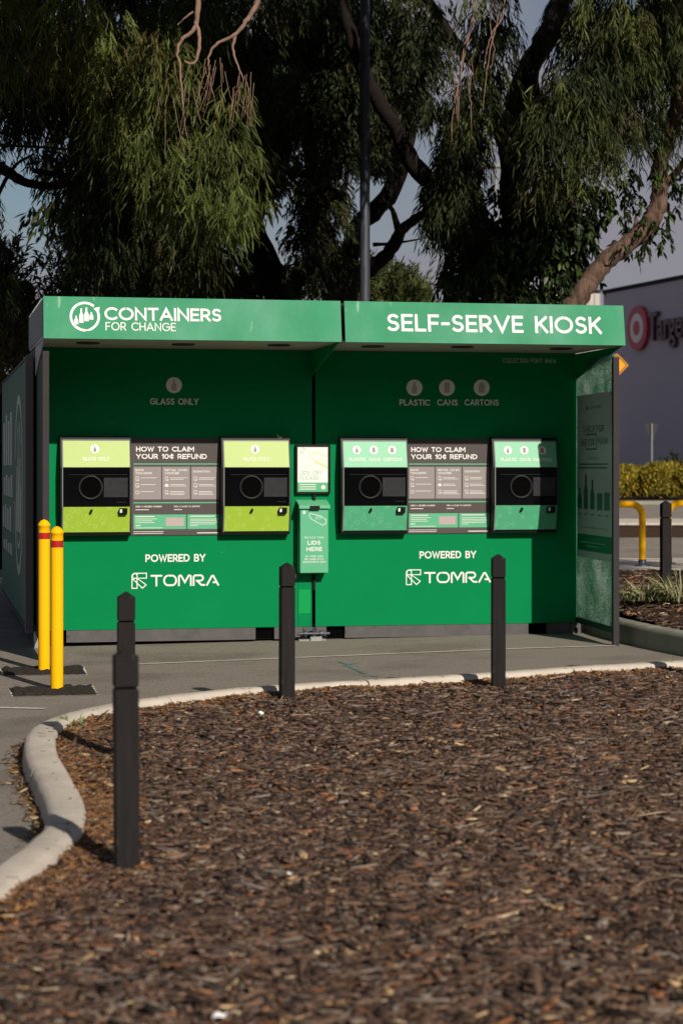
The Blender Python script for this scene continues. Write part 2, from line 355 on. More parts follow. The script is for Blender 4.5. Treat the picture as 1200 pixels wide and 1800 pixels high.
def text(mb, s, fr, x0, x1, y0, y1, wt=.16, track=.16, dz=.0012):
    """letters filling the rectangle x0..x1, y0..y1 of a panel"""
    g = [GL[c] for c in s]; hh = y1 - y0; xs = []; cur = 0
    for q in g: xs.append(cur); cur += q[0] + wt + track
    tot = cur - track; sx = (x1 - x0) / tot; sw = wt * min(hh, sx * 1.15); k = 0
    for q, gx in zip(g, xs):
        for st in q[1]:
            pts = [(x0 + (gx + wt / 2 + px * 1.0) * sx, y0 + (wt / 2 + py * (1 - wt)) * hh) for px, py in st]
            ribbon(mb, pts, sw, fr, dz + (k % 7) * .00022); k += 1
def disc(mb, fr, cx, cy, r, dz, n=28, ry=None):
    mb.add([fr(cx + r * math.cos(2 * math.pi * i / n), cy + (ry or r) * math.sin(2 * math.pi * i / n), dz) for i in range(n)], [list(range(n))])
def rect(mb, fr, x0, x1, y0, y1, dz): mb.add([fr(x0, y0, dz), fr(x1, y0, dz), fr(x1, y1, dz), fr(x0, y1, dz)], [(0, 1, 2, 3)])
def poly(mb, fr, pts, dz): mb.add([fr(x, y, dz) for x, y in pts], [list(range(len(pts)))])
def front(y=0.0, ox=0.0, oz=0.0): return lambda a, b, d: Vector((a + ox, y - d, b + oz))
def bottle(cx, y0, wd, h): return [(cx - wd / 2, y0), (cx + wd / 2, y0), (cx + wd / 2, y0 + h * .52), (cx + wd * .2, y0 + h * .72), (cx + wd * .2, y0 + h), (cx - wd * .2, y0 + h), (cx - wd * .2, y0 + h * .72), (cx - wd / 2, y0 + h * .52)]
def icon_shape(kind, cx, cy, r):
    if kind == 'CANS': return [(cx + r * a, cy + r * b) for a, b in ((-.26, -.62), (.26, -.62), (.34, -.5), (.34, .5), (.26, .62), (-.26, .62), (-.34, .5), (-.34, -.5))]
    if kind == 'CARTONS': return [(cx + r * a, cy + r * b) for a, b in ((-.4, -.6), (.4, -.6), (.4, .2), (.25, .45), (.25, .62), (-.25, .62), (-.25, .45), (-.4, .2))]
    return bottle(cx, cy - r * .68, r * .62, r * 1.36)

# ------------------------------------------------------------------ ground
def sheet(name, m, pts, kind='structure', lift=.0):
    mb = MB(); mb.add([(p[0], p[1], gz(p[0]) + lift) for p in pts], [list(range(len(pts)))]); o = mb.build(name, m); tag(o, kind=kind); return o
g = MB(); xs = [-900, -6, 1.5, 900]; ys = [-60, 60, 1500]
g.add([(x, y, gz(x)) for y in ys for x in xs], [(j * 4 + i, j * 4 + i + 1, (j + 1) * 4 + i + 1, (j + 1) * 4 + i) for j in range(2) for i in range(3)])
tag(g.build('ground', M['asphalt']), kind='structure')
# worn painted line in front of the kiosk
a, b = at(235, 1168.5), at(1080, 1135.5); nrm = Vector((-(b - a).y, (b - a).x, 0)).normalized() * .028
def ground_line(name, a, b, nrm, lift=.005, n=24):
    mb = MB(); P = [a.lerp(b, i / n) for i in range(n + 1)]
    mb.add([(q.x, q.y, gz(q.x) + lift) for p in P for q in (p - nrm, p + nrm)], [(2 * i, 2 * i + 2, 2 * i + 3, 2 * i + 1) for i in range(n)]); tag(mb.build(name, M['line']), kind='structure')
ground_line('parking_line', a, b, nrm)
a, b = at(-60, 1243.5), at(80, 1246.5); nrm = Vector((-(b - a).y, (b - a).x, 0)).normalized() * .03
ground_line('pavement_joint', a, b, nrm)
for q in ([(2, 1175.5), (146, 1172), (152, 1186), (8, 1188)], [(17, 1211), (162, 1206), (170, 1222), (24, 1225)]):
    c = [at(*p) for p in q]; ctr = sum(c, Vector()) / 4
    sheet('worn_edge', M['line'], [ctr + (p - ctr) * 1.035 for p in c], lift=.003)
    mb = MB(); nx, ny = 26, 14                                        # lumpy cold-mix patch
    for j in range(ny + 1):
        for i in range(nx + 1):
            u, v_ = i / nx, j / ny
            p = (c[3] * (1 - u) + c[2] * u) * (1 - v_) + (c[0] * (1 - u) + c[1] * u) * v_
            e = 0 if i in (0, nx) or j in (0, ny) else 1
            mb.v.append((p.x + random.uniform(-.008, .008) , p.y + random.uniform(-.006, .006), gz(p.x) + .006 + e * random.uniform(.002, .02)))
    for j in range(ny):
        for i in range(nx): mb.f.append([j * (nx + 1) + i, j * (nx + 1) + i + 1, (j + 1) * (nx + 1) + i + 1, (j + 1) * (nx + 1) + i]); mb.sm.append(False)
    tag(mb.build('asphalt_patch', M['asphalt_dark']), kind='structure')
mb = MB()
for st in ([(596, 1164), (612, 1168), (626, 1166), (606, 1171)], [(614, 1172), (628, 1178), (640, 1184)], [(641, 1189), (652, 1188), (662, 1190)]):
    P = [at(*p) for p in st]
    ribbon(mb, [(p.x, p.y) for p in P], .035, lambda x, y, d: Vector((x, y, gz(x) + d)), .004)
tag(mb.build('spray_mark', M['chalk']), kind='structure')

# kerb round the front bed: a swept, rounded concrete section cast in lengths
def catmull(P, n=8):
    P = [Vector(p) for p in P]; o = []
    Q = [P[0] * 2 - P[1]] + P + [P[-1] * 2 - P[-2]]
    for i in range(1, len(Q) - 2):
        for k in range(n):
            t = k / n; o.append(.5 * ((2 * Q[i]) + (Q[i + 1] - Q[i - 1]) * t + (2 * Q[i - 1] - 5 * Q[i] + 4 * Q[i + 1] - Q[i + 2]) * t * t + (3 * Q[i] - Q[i - 1] - 3 * Q[i + 1] + Q[i + 2]) * t ** 3))
    return o + [P[-1]]
def kerb(name, line, wd, top, m, side=1, seg=1.6, gap=.009, r=.03, base=-.05, phase=.6):
    """line = outer top edge; section lies to the 'side' of it"""
    L = [0]
    for i in range(1, len(line)): L.append(L[-1] + (line[i] - line[i - 1]).length)
    def pt(s):
        for i in range(1, len(L)):
            if s <= L[i] or i == len(L) - 1:
                t = (s - L[i - 1]) / max(L[i] - L[i - 1], 1e-9); p = line[i - 1].lerp(line[i], t); d = (line[i] - line[i - 1]).normalized(); return p, d
    prof = [(-.012, base), (0, top - r * 1.3), (r * .35, top - r * .35), (r * 1.3, top), (wd - r * 1.3, top + .002), (wd - r * .3, top - r * .35), (wd, top - r * 1.4), (wd + .01, base)]
    mb = MB(); s = 0; first = True
    while s < L[-1] - .05:
        e = min(s + (phase if first else seg), L[-1]); first = False
        n = max(2, int((e - s) / .09)); vs = []
        for i in range(n + 1):
            p, d = pt(s + (e - gap - s) * i / n); d0 = pt(max(s + (e - s) * i / n - .12, 0))[0]; d1 = pt(min(s + (e - s) * i / n + .12, L[-1]))[0]; d = (d1 - d0).normalized()
            nn = Vector((-d.y, d.x, 0)) * side
            wv = random.uniform(-.0025, .0025)
            for a, z in prof: q = p + nn * (a + wv); vs.append((q.x, q.y, gz(q.x) + z + random.uniform(-.0015, .0015)))
        k = len(prof)
        mb.add(vs, [(i * k + j, i * k + j + 1, (i + 1) * k + j + 1, (i + 1) * k + j) for i in range(n) for j in range(k - 1)], True)
        mb.add(vs[:k], [list(range(k))]); mb.add(vs[-k:], [list(range(k))])
        s = e
    o = mb.build(name, m); tag(o, kind='structure'); return o
KT = .12
outer_px = [(1330, 1150), (1200, 1159), (1040, 1168), (880, 1179), (700, 1190), (540, 1199), (400, 1209), (250, 1226), (160, 1241), (90, 1259), (56, 1276), (43, 1296), (44, 1322), (60, 1360), (78, 1400), (83, 1425), (74, 1452), (40, 1482), (0, 1510), (-70, 1560)]
outer = catmull([at(x, y, KT) for x, y in outer_px])
ol = [Vector((p.x, p.y, 0)) for p in outer]
o0 = at(-70, 1560, KT); ol += [Vector((o0.x - .1, o0.y - .5, 0)), Vector((o0.x - .2, o0.y - 1.5, 0)), Vector((o0.x - .25, o0.y - 5, 0))]
ol = [Vector((6.5, ol[0].y + 1.1, 0))] + ol
kerb('kerb', ol, .17, KT, M['concrete'], side=1)

# mulch bed inside the kerb
BED = .062
def inset(line, d):
    o = []
    for i in range(len(line)):
        t = (line[min(i + 1, len(line) - 1)] - line[max(i - 1, 0)]).normalized(); o.append(line[i] + Vector((-t.y, t.x, 0)) * d)
    return o
inner = inset(ol, .15)
poly_in = np.array([(p.x, p.y) for p in inner] + [(6.5, inner[-1].y)])
def inside(P, pts):
    x, y = pts[:, 0], pts[:, 1]; c = np.zeros(len(pts), bool); n = len(P)
    for i in range(n):
        x0, y0 = P[i]; x1, y1 = P[(i + 1) % n]
        m = (y0 > y) != (y1 > y); 
        if y0 == y1: continue
        c ^= m & (x < (x1 - x0) * (y - y0) / (y1 - y0) + x0)
    return c
def bedz(x, y):
    gx = .011 * (np.clip(x, -6, 1.5) - 1.5)
    return gx + BED + .012 * np.sin(x * 3.1 + y * 1.3) * np.sin(y * 2.3 - x) + .008 * np.sin(x * 9 + 2 * np.sin(y * 4)) * np.sin(y * 7.3)
gx_, gy_ = np.meshgrid(np.arange(-2.3, 6.51, .06), np.arange(1.5, 17.0, .06))
pts = np.stack([gx_.ravel(), gy_.ravel()], 1); ins = inside(poly_in, pts).reshape(gx_.shape)
Z = bedz(gx_, gy_) + rng.uniform(-.008, .008, gx_.shape)
ny, nx = gx_.shape; idx = np.arange(nx * ny).reshape(ny, nx)
fm = ins[:-1, :-1] | ins[1:, :-1] | ins[:-1, 1:] | ins[1:, 1:]
q = np.stack([idx[:-1, :-1][fm], idx[:-1, 1:][fm], idx[1:, 1:][fm], idx[1:, :-1][fm]], 1)
V = np.stack([gx_.ravel(), gy_.ravel(), Z.ravel()], 1)
used = np.unique(q); remap = np.full(len(V), -1); remap[used] = np.arange(len(used))
o = np_mesh('mulch_bed', V[used], remap[q].ravel(), np.full(len(q), 4), M['soil']); tag(o, kind='structure')

def chips(name, P, ln, wd, th, col, up=.35, zoff=0.0):
    """flat splintered slivers lying at random angles; P (n,3)"""
    n = len(P); yaw = rng.uniform(0, 2 * np.pi, n); pit = rng.normal(0, up * .5, n); rol = rng.normal(0, up, n)
    cx, sx = np.cos(yaw), np.sin(yaw); cp, sp = np.cos(pit), np.sin(pit); cr, sr = np.cos(rol), np.sin(rol)
    A = np.stack([cx * cp, sx * cp, sp], 1); S = np.stack([-sx, cx, np.zeros(n)], 1); U = np.cross(A, S)
    B = S * cr[:, None] + U * sr[:, None]; Cn = np.cross(A, B)
    ta, tb = rng.uniform(.25, 1, n), rng.uniform(.25, 1, n); sk = rng.uniform(-.15, .15, n)
    def corner(a, b, c): return P + A * (a * ln)[:, None] + B * (b * wd)[:, None] + Cn * (c * th)[:, None]
    one = np.ones(n)
    c_ = [corner(-.5 * one + sk, -.5 * ta, -.5 * one), corner(-.5 * one - sk, .5 * ta, -.5 * one), corner(.5 * one + sk, .5 * tb, -.5 * one), corner(.5 * one - sk, -.5 * tb, -.5 * one),
          corner(-.5 * one + sk, -.5 * ta, .5 * one), corner(-.5 * one - sk, .5 * ta, .5 * one), corner(.5 * one + sk, .5 * tb, .5 * one), corner(.5 * one - sk, -.5 * tb, .5 * one)]
    V = np.stack(c_, 1).reshape(-1, 3); base = (np.arange(n) * 8)[:, None]
    fq = np.array([4, 5, 6, 7, 0, 1, 5, 4, 1, 2, 6, 5, 2, 3, 7, 6, 3, 0, 4, 7])
    I = (base + fq).ravel(); return np_mesh(name, V, I, np.full(n * 5, 4), M['chips'], np.repeat(col, 8, 0))
def pal(n, P, Wt):
    P = np.array(P); k = rng.choice(len(P), n, p=np.array(Wt) / sum(Wt)); c = P[k] * rng.uniform(.6, 1.35, (n, 1)); return c
def bed_points(n, x0, x1, y0, y1):
    p = np.stack([rng.uniform(x0, x1, n), rng.uniform(y0, y1, n)], 1); return p[inside(poly_in, p)]
zones = [(4.2, 6.6, 5600), (6.6, 9.2, 5200), (9.2, 12.0, 4600), (12.0, 16.5, 3200)]
PP = []
for y0, y1, dens in zones:
    x0, x1 = -.17 * y1 - .45, .17 * y1 + .55
    PP.append(bed_points(int(dens * (x1 - x0) * (y1 - y0)), x0, x1, y0, y1))
for y0, y1, dens in zones:                                       # thinner cover beyond the edges of the view
    x0, x1 = -.17 * y1 - .45, .17 * y1 + .55
    PP.append(bed_points(int(1700 * 2.4 * (y1 - y0)), x1, x1 + 2.4, y0, y1)); PP.append(bed_points(int(1500 * 1.2 * (y1 - y0)), x0 - 1.2, x0, y0, y1))
P2 = np.concatenate(PP); n = len(P2)
ln = np.clip(rng.lognormal(math.log(.034), .58, n), .009, .18); wdt = ln * rng.uniform(.14, .48, n); wdt = np.clip(wdt, .004, .03); th = rng.uniform(.002, .006, n)
z = bedz(P2[:, 0], P2[:, 1]) + rng.uniform(-.008, .022, n)
browns = [(.125, .071, .047), (.076, .043, .030), (.185, .110, .073), (.18, .136, .107), (.25, .10, .040), (.042, .028, .023), (.42, .28, .145), (.54, .41, .26)]
col = pal(n, browns, [32, 30, 14, 12, 4, 16, 2.2, .7])
o = chips('bark_mulch', np.stack([P2[:, 0], P2[:, 1], z], 1), ln, wdt, th, col); tag(o, kind='stuff')
# long splinters and dry leaves on top
P3 = bed_points(2600, -2.2, 3.2, 4.4, 15.5); n = len(P3)
o = chips('bark_splinters', np.stack([P3[:, 0], P3[:, 1], bedz(P3[:, 0], P3[:, 1]) + rng.uniform(.012, .026, n)], 1), rng.uniform(.07, .17, n), rng.uniform(.007, .022, n), rng.uniform(.003, .008, n),
          pal(n, [(.16, .13, .11), (.10, .066, .048), (.22, .17, .13), (.06, .04, .03)], [3, 4, 1, 3]), up=.2); tag(o, kind='stuff')
P5 = bed_points(11000, -2.2, 3.2, 4.4, 15.5); n = len(P5)
keepm = rng.uniform(0, 1, n) < .45 + .55 * np.clip(np.sin(P5[:, 0] * 2.1 + 1.3 * np.sin(P5[:, 1] * 1.7)) * np.sin(P5[:, 1] * 1.9 + P5[:, 0]) + .4, 0, 1); P5 = P5[keepm]; n = len(P5)
o = chips('bark_chunks', np.stack([P5[:, 0], P5[:, 1], bedz(P5[:, 0], P5[:, 1]) + rng.uniform(.008, .022, n)], 1), rng.uniform(.04, .115, n), rng.uniform(.014, .042, n), rng.uniform(.004, .010, n),
          pal(n, [(.15, .097, .068), (.10, .060, .041), (.19, .145, .115), (.052, .036, .028), (.23, .10, .048)], [4, 4, 2.4, 3, 1.3]), up=.16); tag(o, kind='stuff')
ks = []
for i in range(len(inner) - 1):
    a, b = inner[i], inner[i + 1]; d = b - a; nn = Vector((-d.y, d.x, 0)).normalized()
    if a.x < 3.2 and a.y > 4.5:
        for _ in range(int(d.length * 40) + (random.random() < .5)): ks.append(a + d * random.random() - nn * abs(random.gauss(0, .05)))
ks = [(p.x, p.y, gz(p.x) + KT + .003) for p in ks if random.random() < .14]
n = len(ks); o = chips('kerb_spill', np.array(ks), rng.uniform(.012, .045, n), rng.uniform(.004, .012, n), rng.uniform(.001, .003, n), pal(n, [(.10, .065, .045), (.06, .04, .03), (.2, .12, .06)], [3, 2, 1]), up=.1); tag(o, kind='stuff')
# leaf litter in the gutter outside the kerb and along its inner edge
gl = []
for i in range(len(ol) - 1):
    a, b = ol[i], ol[i + 1]
    if a.x > -.9 and a.y > 9: 
        if random.random() < .75: continue
    d = (b - a); nn = Vector((d.y, -d.x, 0)).normalized()
    if a.y < 13.2 and a.y > 6.5 and a.x < -.9:
        for _ in range(int(d.length * 90)): gl.append(a + d * random.random() + nn * abs(random.gauss(.0, .03)) + nn * .012)
P4 = np.array([(p.x, p.y, gz(p.x) + random.uniform(.004, .03)) for p in gl]); n = len(P4)
o = chips('leaf_litter', P4, rng.uniform(.02, .07, n), rng.uniform(.008, .025, n), rng.uniform(.001, .003, n), pal(n, [(.20, .11, .05), (.12, .07, .04), (.36, .27, .15), (.28, .13, .04)], [3, 3, 1, 2]), up=.5); tag(o, kind='stuff')
gl = []
for i in range(len(inner) - 1):
    a, b = inner[i], inner[i + 1]; d = b - a; nn = Vector((-d.y, d.x, 0)).normalized()
    if a.x < 3.2 and a.y > 4.5:
        for _ in range(int(d.length * 700)): gl.append(a + d * random.random() + nn * abs(random.gauss(0, .12)))
P4 = np.array([(p.x, p.y) for p in gl]); n = len(P4)
o = chips('fallen_leaves', np.stack([P4[:, 0], P4[:, 1], bedz(P4[:, 0], P4[:, 1]) + rng.uniform(.004, .03, n)], 1), rng.uniform(.02, .07, n), rng.uniform(.006, .018, n), rng.uniform(.001, .003, n), pal(n, [(.24, .12, .05), (.16, .08, .04), (.36, .25, .13), (.30, .13, .04)], [4, 4, 1, 2]), up=.5); tag(o, kind='stuff')

# ------------------------------------------------------------------ the two kiosk units
ZT, ZB, YT, YB = 2.915, 2.57, -1.282, -1.341       # fascia top / bottom height, and how far it stands out
ZG, ZW = .103, 2.57
def kiosk(ox, label):
    root = empty('recycling_kiosk', k2w(ox, 0, 0), TH, label=label, cat='kiosk', group='pair of green container kiosks')
    return root
units = [kiosk(0, 'green container kiosk for glass with lime machines, behind the yellow bollards'),
         kiosk(KW + KG, 'green container kiosk for plastic, cans and cartons with mint machines and a glazed side screen')]
OX = [0, KW + KG]
def fascia_xz(px, py):
    P = Vector((0, YT, ZT)); n = Vector((0, ZT - ZB, YT - YB)); n = Vector((0, -(ZT - ZB), (YT - YB))).normalized()
    return khit(px, py, P, n)
fdir = Vector((0, YB - YT, ZB - ZT)); flen = fdir.length; fn = Vector((0, -(ZT - ZB), -(YB - YT) * -1)).normalized()
fn = Vector((0, -(ZT - ZB), YT - YB)).normalized()
def ffr(ox): return lambda a, b, d: Vector((a - ox, YT + (ZT - b) / (ZT - ZB) * (YB - YT), b)) + fn * d
for k, root in enumerate(units):
    ox = OX[k]
    # body of the container behind the front wall
    mb = MB(); mb.box(.0, KW, .04, 6.06, .14, 2.585)
    for s_ in (-.0,):
        for i in range(26):                                        # corrugated roof ribs
            mb.box(.06, KW - .06, .3 + i * .22, .41 + i * .22, 2.585, 2.61)
    mb.build('body', M['green_dark'], root)
    mb = MB(); mb.box(.0, KW, -.0, .037, ZG, ZW); mb.build('front_wall', M['green'], root)
    # base rail with fork pockets
    b = MB()
    spans = [(.0, .115), (.26, 1.93), (2.10, KW)] if k == 0 else [(.0, .10), (.27, 1.98), (2.16, KW)]
    for x0, x1 in spans: q = MB(); q.box(x0, x1, .005, .09, -.005, ZG - .003); q.build('base_rail', M['rail'], root)
    b.box(.0, KW, .092, .12, -.01, ZG); rail = b.build('base_frame', M['rail'], root)
    pk = [(.115, .26), (1.93, 2.10)] if k == 0 else [(.10, .27), (1.98, 2.16)]
    for x0, x1 in pk:
        q = MB(); q.box(x0 + .002, x1 - .002, .05, .09, .0, ZG - .004); q.build('fork_pocket', M['hole'], rail)
    # corner castings at the feet
    for x0 in ((-.02, 2.36) if k == 0 else (-.0, 2.38)):
        c = MB(); c.bbox(x0, x0 + .10, -.012, .12, -.055, ZG - .005, .008); co = c.build('corner_casting', M['alu'] if (k == 0 and x0 < 1) else M['rail'], root)
        c = MB(); disc(c, front(-.0125), x0 + .05, .03, .018, .001, 16, .03); c.build('casting_hole', M['hole'], co)
    # canopy
    e0 = .0 if k else -.012
    roof = MB(); roof.box(e0 + .004, KW - .004, YT + .012, .92, ZT - .03, ZT - .008)
    canopy = roof.build('canopy', M['clad'], root)
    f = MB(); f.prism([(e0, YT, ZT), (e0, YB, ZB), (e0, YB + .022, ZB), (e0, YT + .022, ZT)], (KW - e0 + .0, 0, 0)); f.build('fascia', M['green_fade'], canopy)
    u = MB(); u.box(e0 + .004, KW - .004, YB + .025, -.003, ZB + .004, ZB + .02); u.build('soffit', M['under'], canopy)
    lights = [(155, 602), (322, 604.5), (490, 606)] if k == 0 else [(655, 608), (812, 609), (985, 612)]
    for px, py in lights:
        o_, d_ = kray(px, py); t = (ZB + .003 - o_.z) / d_.z; p = o_ + d_ * t
        L_ = MB(); L_.lathe([(.05, .0), (.085, -.012), (.095, -.012), (.10, .0)], 24, (p.x - ox, p.y, ZB + .003)); dl = L_.build('downlight', M['charcoal'], canopy)
    # end cladding + gussets
    for side in (0, 1):
        x = e0 if side == 0 else KW - .012
        if k == 1 and side == 0: continue
        c = MB(); c.prism([(x, YT + .024, ZT - .002), (x, YB + .024, ZB), (x, .92, ZB + .02), (x, .92, ZT - .002)], (.010, 0, 0))
        if side == 0 and k == 0:
            for i in range(15):
                y0 = YT + .1 + i * .14; c.box(x - .012, x - .001, y0, y0 + .05, ZB + .03, ZT - .01)
        c.build('end_panel', M['clad'], canopy)
        gs = MB(); x2 = x + .001 if side == 0 else x - .012
        gs.prism([(x2, YB + .03, ZB - .003), (x2, -.004, ZB - .003), (x2, -.004, ZB - .245)], (.008, 0, 0))
        gs.build('gusset', M['clad'] if (k == 0 and side == 0) else M['green'], canopy)
    # lettering on the fascia
    fr = ffr(ox); t_ = MB()
    def fx(px, py): p = fascia_xz(px, py); return p.x, p.z
    def ftext(s, x0, x1, yt, yb, wt, **kw):
        mb = MB()
        xm = (x0 + x1) / 2; X0 = fx(x0, (yt + yb) / 2)[0]; X1 = fx(x1, (yt + yb) / 2)[0]; z1 = fx(xm, yt)[1]; z0 = fx(xm, yb)[1]; text(mb, s, fr, X0, X1, z0, z1, wt, **kw); mb.build('lettering', M['white'], canopy)
    if k == 0:
        ftext('CONTAINERS', 184, 389, 541.5, 564, .175, track=.10); ftext('FOR CHANGE', 186, 309, 567, 581.5, .12)
        cx, cz = fx(149.5, 556.5); r = abs(fx(174, 556)[0] - cx)
        ribbon(t_, arc(cx, cz, r, r, 55, 265), .020, fr, .0016); ribbon(t_, arc(cx, cz, r, r, 292, 378), .020, fr, .0016)
        ribbon(t_, arc(cx + .012, cz, r, r, 232, 292), .012, fr, .0020)
        poly(t_, fr, [(cx + r * .62, cz + r * .62), (cx + r * 1.08, cz + r * .72), (cx + r * .98, cz + r * .18)], .0022)
        for i, (dx, hh, ww) in enumerate(((-.62, .62, .30), (-.25, 1.05, .30), (.12, 1.0, .32), (.47, .55, .28))):
            poly(t_, fr, bottle(cx + dx * r, cz - r * (.58 - .12 * i), ww * r, hh * r), .0026)
    else:
        ftext('SELF-SERVE KIOSK', 680, 1056, 554.5, 584.5, .165, track=.13)
    if k == 0: t_.build('emblem', M['white'], canopy)
    # lettering on the wall
    wf = front(-.0, -ox); wl = MB(); ic = MB()
    def wtext(_, s, x0, x1, yt, yb, wt, **kw):
        mb = MB(); xm = (x0 + x1) / 2; ym = (yt + yb) / 2; text(mb, s, wf, kpl(x0, ym)[0], kpl(x1, ym)[0], kpl(xm, yb)[1], kpl(xm, yt)[1], wt, **kw); mb.build('lettering', M['white'], root)
    def wicon(kind, px, py, rp):
        cx, cz = kpl(px, py); r = abs(kpl(px + rp, py)[0] - cx); q = MB(); disc(q, wf, cx, cz, r, .001); q = q.build('icon_disc', M['white'], root); ic = MB(); poly(ic, wf, icon_shape(kind, cx, cz, r), .0018); ic.build('icon', M['icon'], q)
    if k == 0:
        wicon('GLASS', 306, 677, 14); wtext(wl, 'GLASS ONLY', 264, 349, 700, 711.5, .18, track=.14)
        wtext(wl, 'POWERED BY', 256, 361, 974, 987.5, .19, track=.12); lg = (231.5, 258.5, 1007, 1035); wtext(wl, 'tomra', 265, 385, 1010, 1030, .155, track=.10)
    else:
        for kd, px, x0, x1 in (('PLASTIC', 728, 702, 755), ('CANS', 785, 768, 804), ('CARTONS', 846, 816, 876)):
            wicon(kd, px, 681.5, 14); wtext(wl, kd, x0, x1, 702, 713, .18, track=.14)
        wtext(wl, 'COLLECTION POINT #6416', 883, 976, 630, 638, .11, track=.22)
        wtext(wl, 'POWERED BY', 737, 836, 968.5, 981.5, .19, track=.12); lg = (713, 739.5, 1001, 1028.5); wtext(wl, 'tomra', 745, 862, 1005, 1024.5, .155, track=.10)
    X0, X1 = kpl(lg[0], lg[3])[0], kpl(lg[1], lg[3])[0]; z0, z1 = kpl(lg[0], lg[3])[1], kpl(lg[0], lg[2])[1]
    sc_ = lambda P: [(X0 + x * (X1 - X0), z0 + y * (z1 - z0)) for x, y in P]
    ribbon(wl, sc_([(0.03, .03), (.03, .78)] + arc(.24, .78, .21, .19, 180, 90) + [(.97, .97), (.97, .66), (.36, .66), (.95, .24), (.70, .03), (.08, .62)]), .0085, wf, .0010)
    ribbon(wl, sc_([(.03, .03), (.36, .03), (.36, .95)]), .0085, wf, .0016); ribbon(wl, sc_([(.03, .66), (.36, .66)]), .0085, wf, .0021)
    ribbon(wl, sc_(arc(.22, .80, .15, .15, 0, 200)), .0075, wf, .0024)
    wl.build('emblem', M['white'], root)

# join strip edges, patch of fresh film on the left unit
p0, p1 = kpl(525, 1078), kpl(546, 1036); mb = MB(); rect(mb, front(0), p0[0], p1[0], p0[1], p1[1], .0012); mb.build('film_patch', M['green_bright'], units[0])
mb = MB()
for px in (524, 546.5): x = kpl(px, 1060)[0]; rect(mb, front(0), x - .002, x + .002, .11, kpl(px, 1024)[1], .0016)
mb.build('panel_seam', M['green_dark'], units[0])
# left side: corner post, side panel with big print, wing wall
mb = MB(); M['post_grey'] = mat('post_grey', (.16, .135, .15), .6, .3, var=.1, vscale=5)  # lighter copy of the charcoal, brightening put into colour for a shaded post
mb = MB(); mb.bbox(-.095, -.022, .03, .12, .075, 2.50, .006); mb.build('corner_post', M['post_grey'], units[0])
mb = MB(); M['side_green'] = mat('side_green', (.03, .15, .095), .6, .2, var=.1, vscale=2)
mb = MB(); mb.box(-.075, -.05, .122, 6.02, .13, 2.48); sp = mb.build('side_panel', M['side_green'], units[0])
mb = MB(); mb.box(-.082, -.045, .122, 6.02, .10, .128); mb.box(-.082, -.045, .122, 6.02, 2.482, 2.505); mb.build('side_trim', M['charcoal'], sp)
sf = lambda a, b, d: Vector((-.0752 - d, a, b))
mb = MB(); cy, cz, r = 1.75, 1.36, .82
ribbon(mb, arc(cy, cz, r, r, 20, 345), .09, sf, .001); ribbon(mb, arc(cy, cz, r * .72, r * .72, 100, 330), .05, sf, .0014)
for i, (dy, hh) in enumerate(((-.42, .7), (-.14, 1.05), (.14, 1.0), (.42, .62))): poly(mb, sf, bottle(cy + dy, cz - .45, .22, hh), .002)
mb2 = MB()
for z0, z1, y0 in ((1.55, 2.1, 3.3), (1.22, 1.45, 3.2), (.86, 1.12, 3.5), (.62, .74, 3.3)):
    for i in range(4): rect(mb2, sf, y0 + i * .62, y0 + i * .62 + .40, z0, z0 + (z1 - z0) * (1 if i % 2 == 0 else .86), .001)
M['sideprint'] = mat('side_print', (.42, .46, .48), .5, .4)
mb.v += []; mb.build('side_emblem', M['sideprint'], sp); mb2.build('side_print_rows', M['sideprint'], sp)
mb = MB(); mb.box(.0, .02, -1.255, -.004, .06, 2.44); wing = mb.build('wing_wall', M['green_dark'], units[0])
mb = MB(); wx0, wx1 = kpl(75, 1000, -1.31)[0], kpl(87, 1000, -1.31)[0]; mb.bbox(wx0, wx1, -1.31, -1.256, .0, 2.47, .004); mb.build('wing_post', M['charcoal'], wing)
# right side: glazed wing with perforated film and a poster
WA, WB = Vector((4.905 - OX[1], -.02, 0)), Vector((kpl(1080.5, 1000, -1.30)[0] - OX[1], -1.30, 0)); wd_ = (WB - WA); wl_ = wd_.length; wu = wd_.normalized(); wn = Vector((-wu.y, wu.x, 0)) * -1
if wn.x > 0: wn = -wn                                              # inner side faces left
wfr = lambda a, b, d: WA + wu * a + Vector((0, 0, b)) + wn * d
def wpx(px, py):
    p = khit(px, py, WA + Vector((OX[1], 0, 0)), wn); q = p - Vector((OX[1], 0, 0)) - WA; return q.dot(wu), q.z
g1 = MB()
zb0 = .155; g1.prism([wfr(.0, zb0, 0), wfr(wl_ - .045, zb0, 0), wfr(wl_ - .045, 2.5, 0), wfr(0, 2.5, 0)], wn * -.008)
sc2 = g1.build('glazed_screen', M['perf'], units[1])
g2 = MB(); z_ = lambda a, b: wfr(a, b, .012)
g2.prism([wfr(wl_ - .045, .0, .018), wfr(wl_ + .012, .0, .018), wfr(wl_ + .012, 2.47, .018), wfr(wl_ - .045, 2.47, .018)], wn * -.05)
g2.build('screen_post', M['charcoal'], sc2)
g2 = MB(); g2.prism([wfr(0, zb0 - .05, .012), wfr(wl_ - .046, zb0 - .05, .012), wfr(wl_ - .046, zb0 - .002, .012), wfr(0, zb0 - .002, .012)], wn * -.03); g2.build('screen_rail', M['green_dark'], sc2)
A0, A1 = .045, wl_ - .075
zt_, zb_ = wpx(1043, 692)[1], wpx(1043, 983)[1]
g3 = MB(); g3.prism([wfr(A0, zb_, .006), wfr(A1, zb_, .006), wfr(A1, zt_, .006), wfr(A0, zt_, .006)], wn * -.004)
ps = g3.build('screen_poster', M['poster'], sc2)
Hh = zt_ - zb_; zz = lambda f_: zt_ - Hh * f_; aa = lambda f_: A0 + (A1 - A0) * f_
g4 = MB(); gb = MB(); dk = MB()
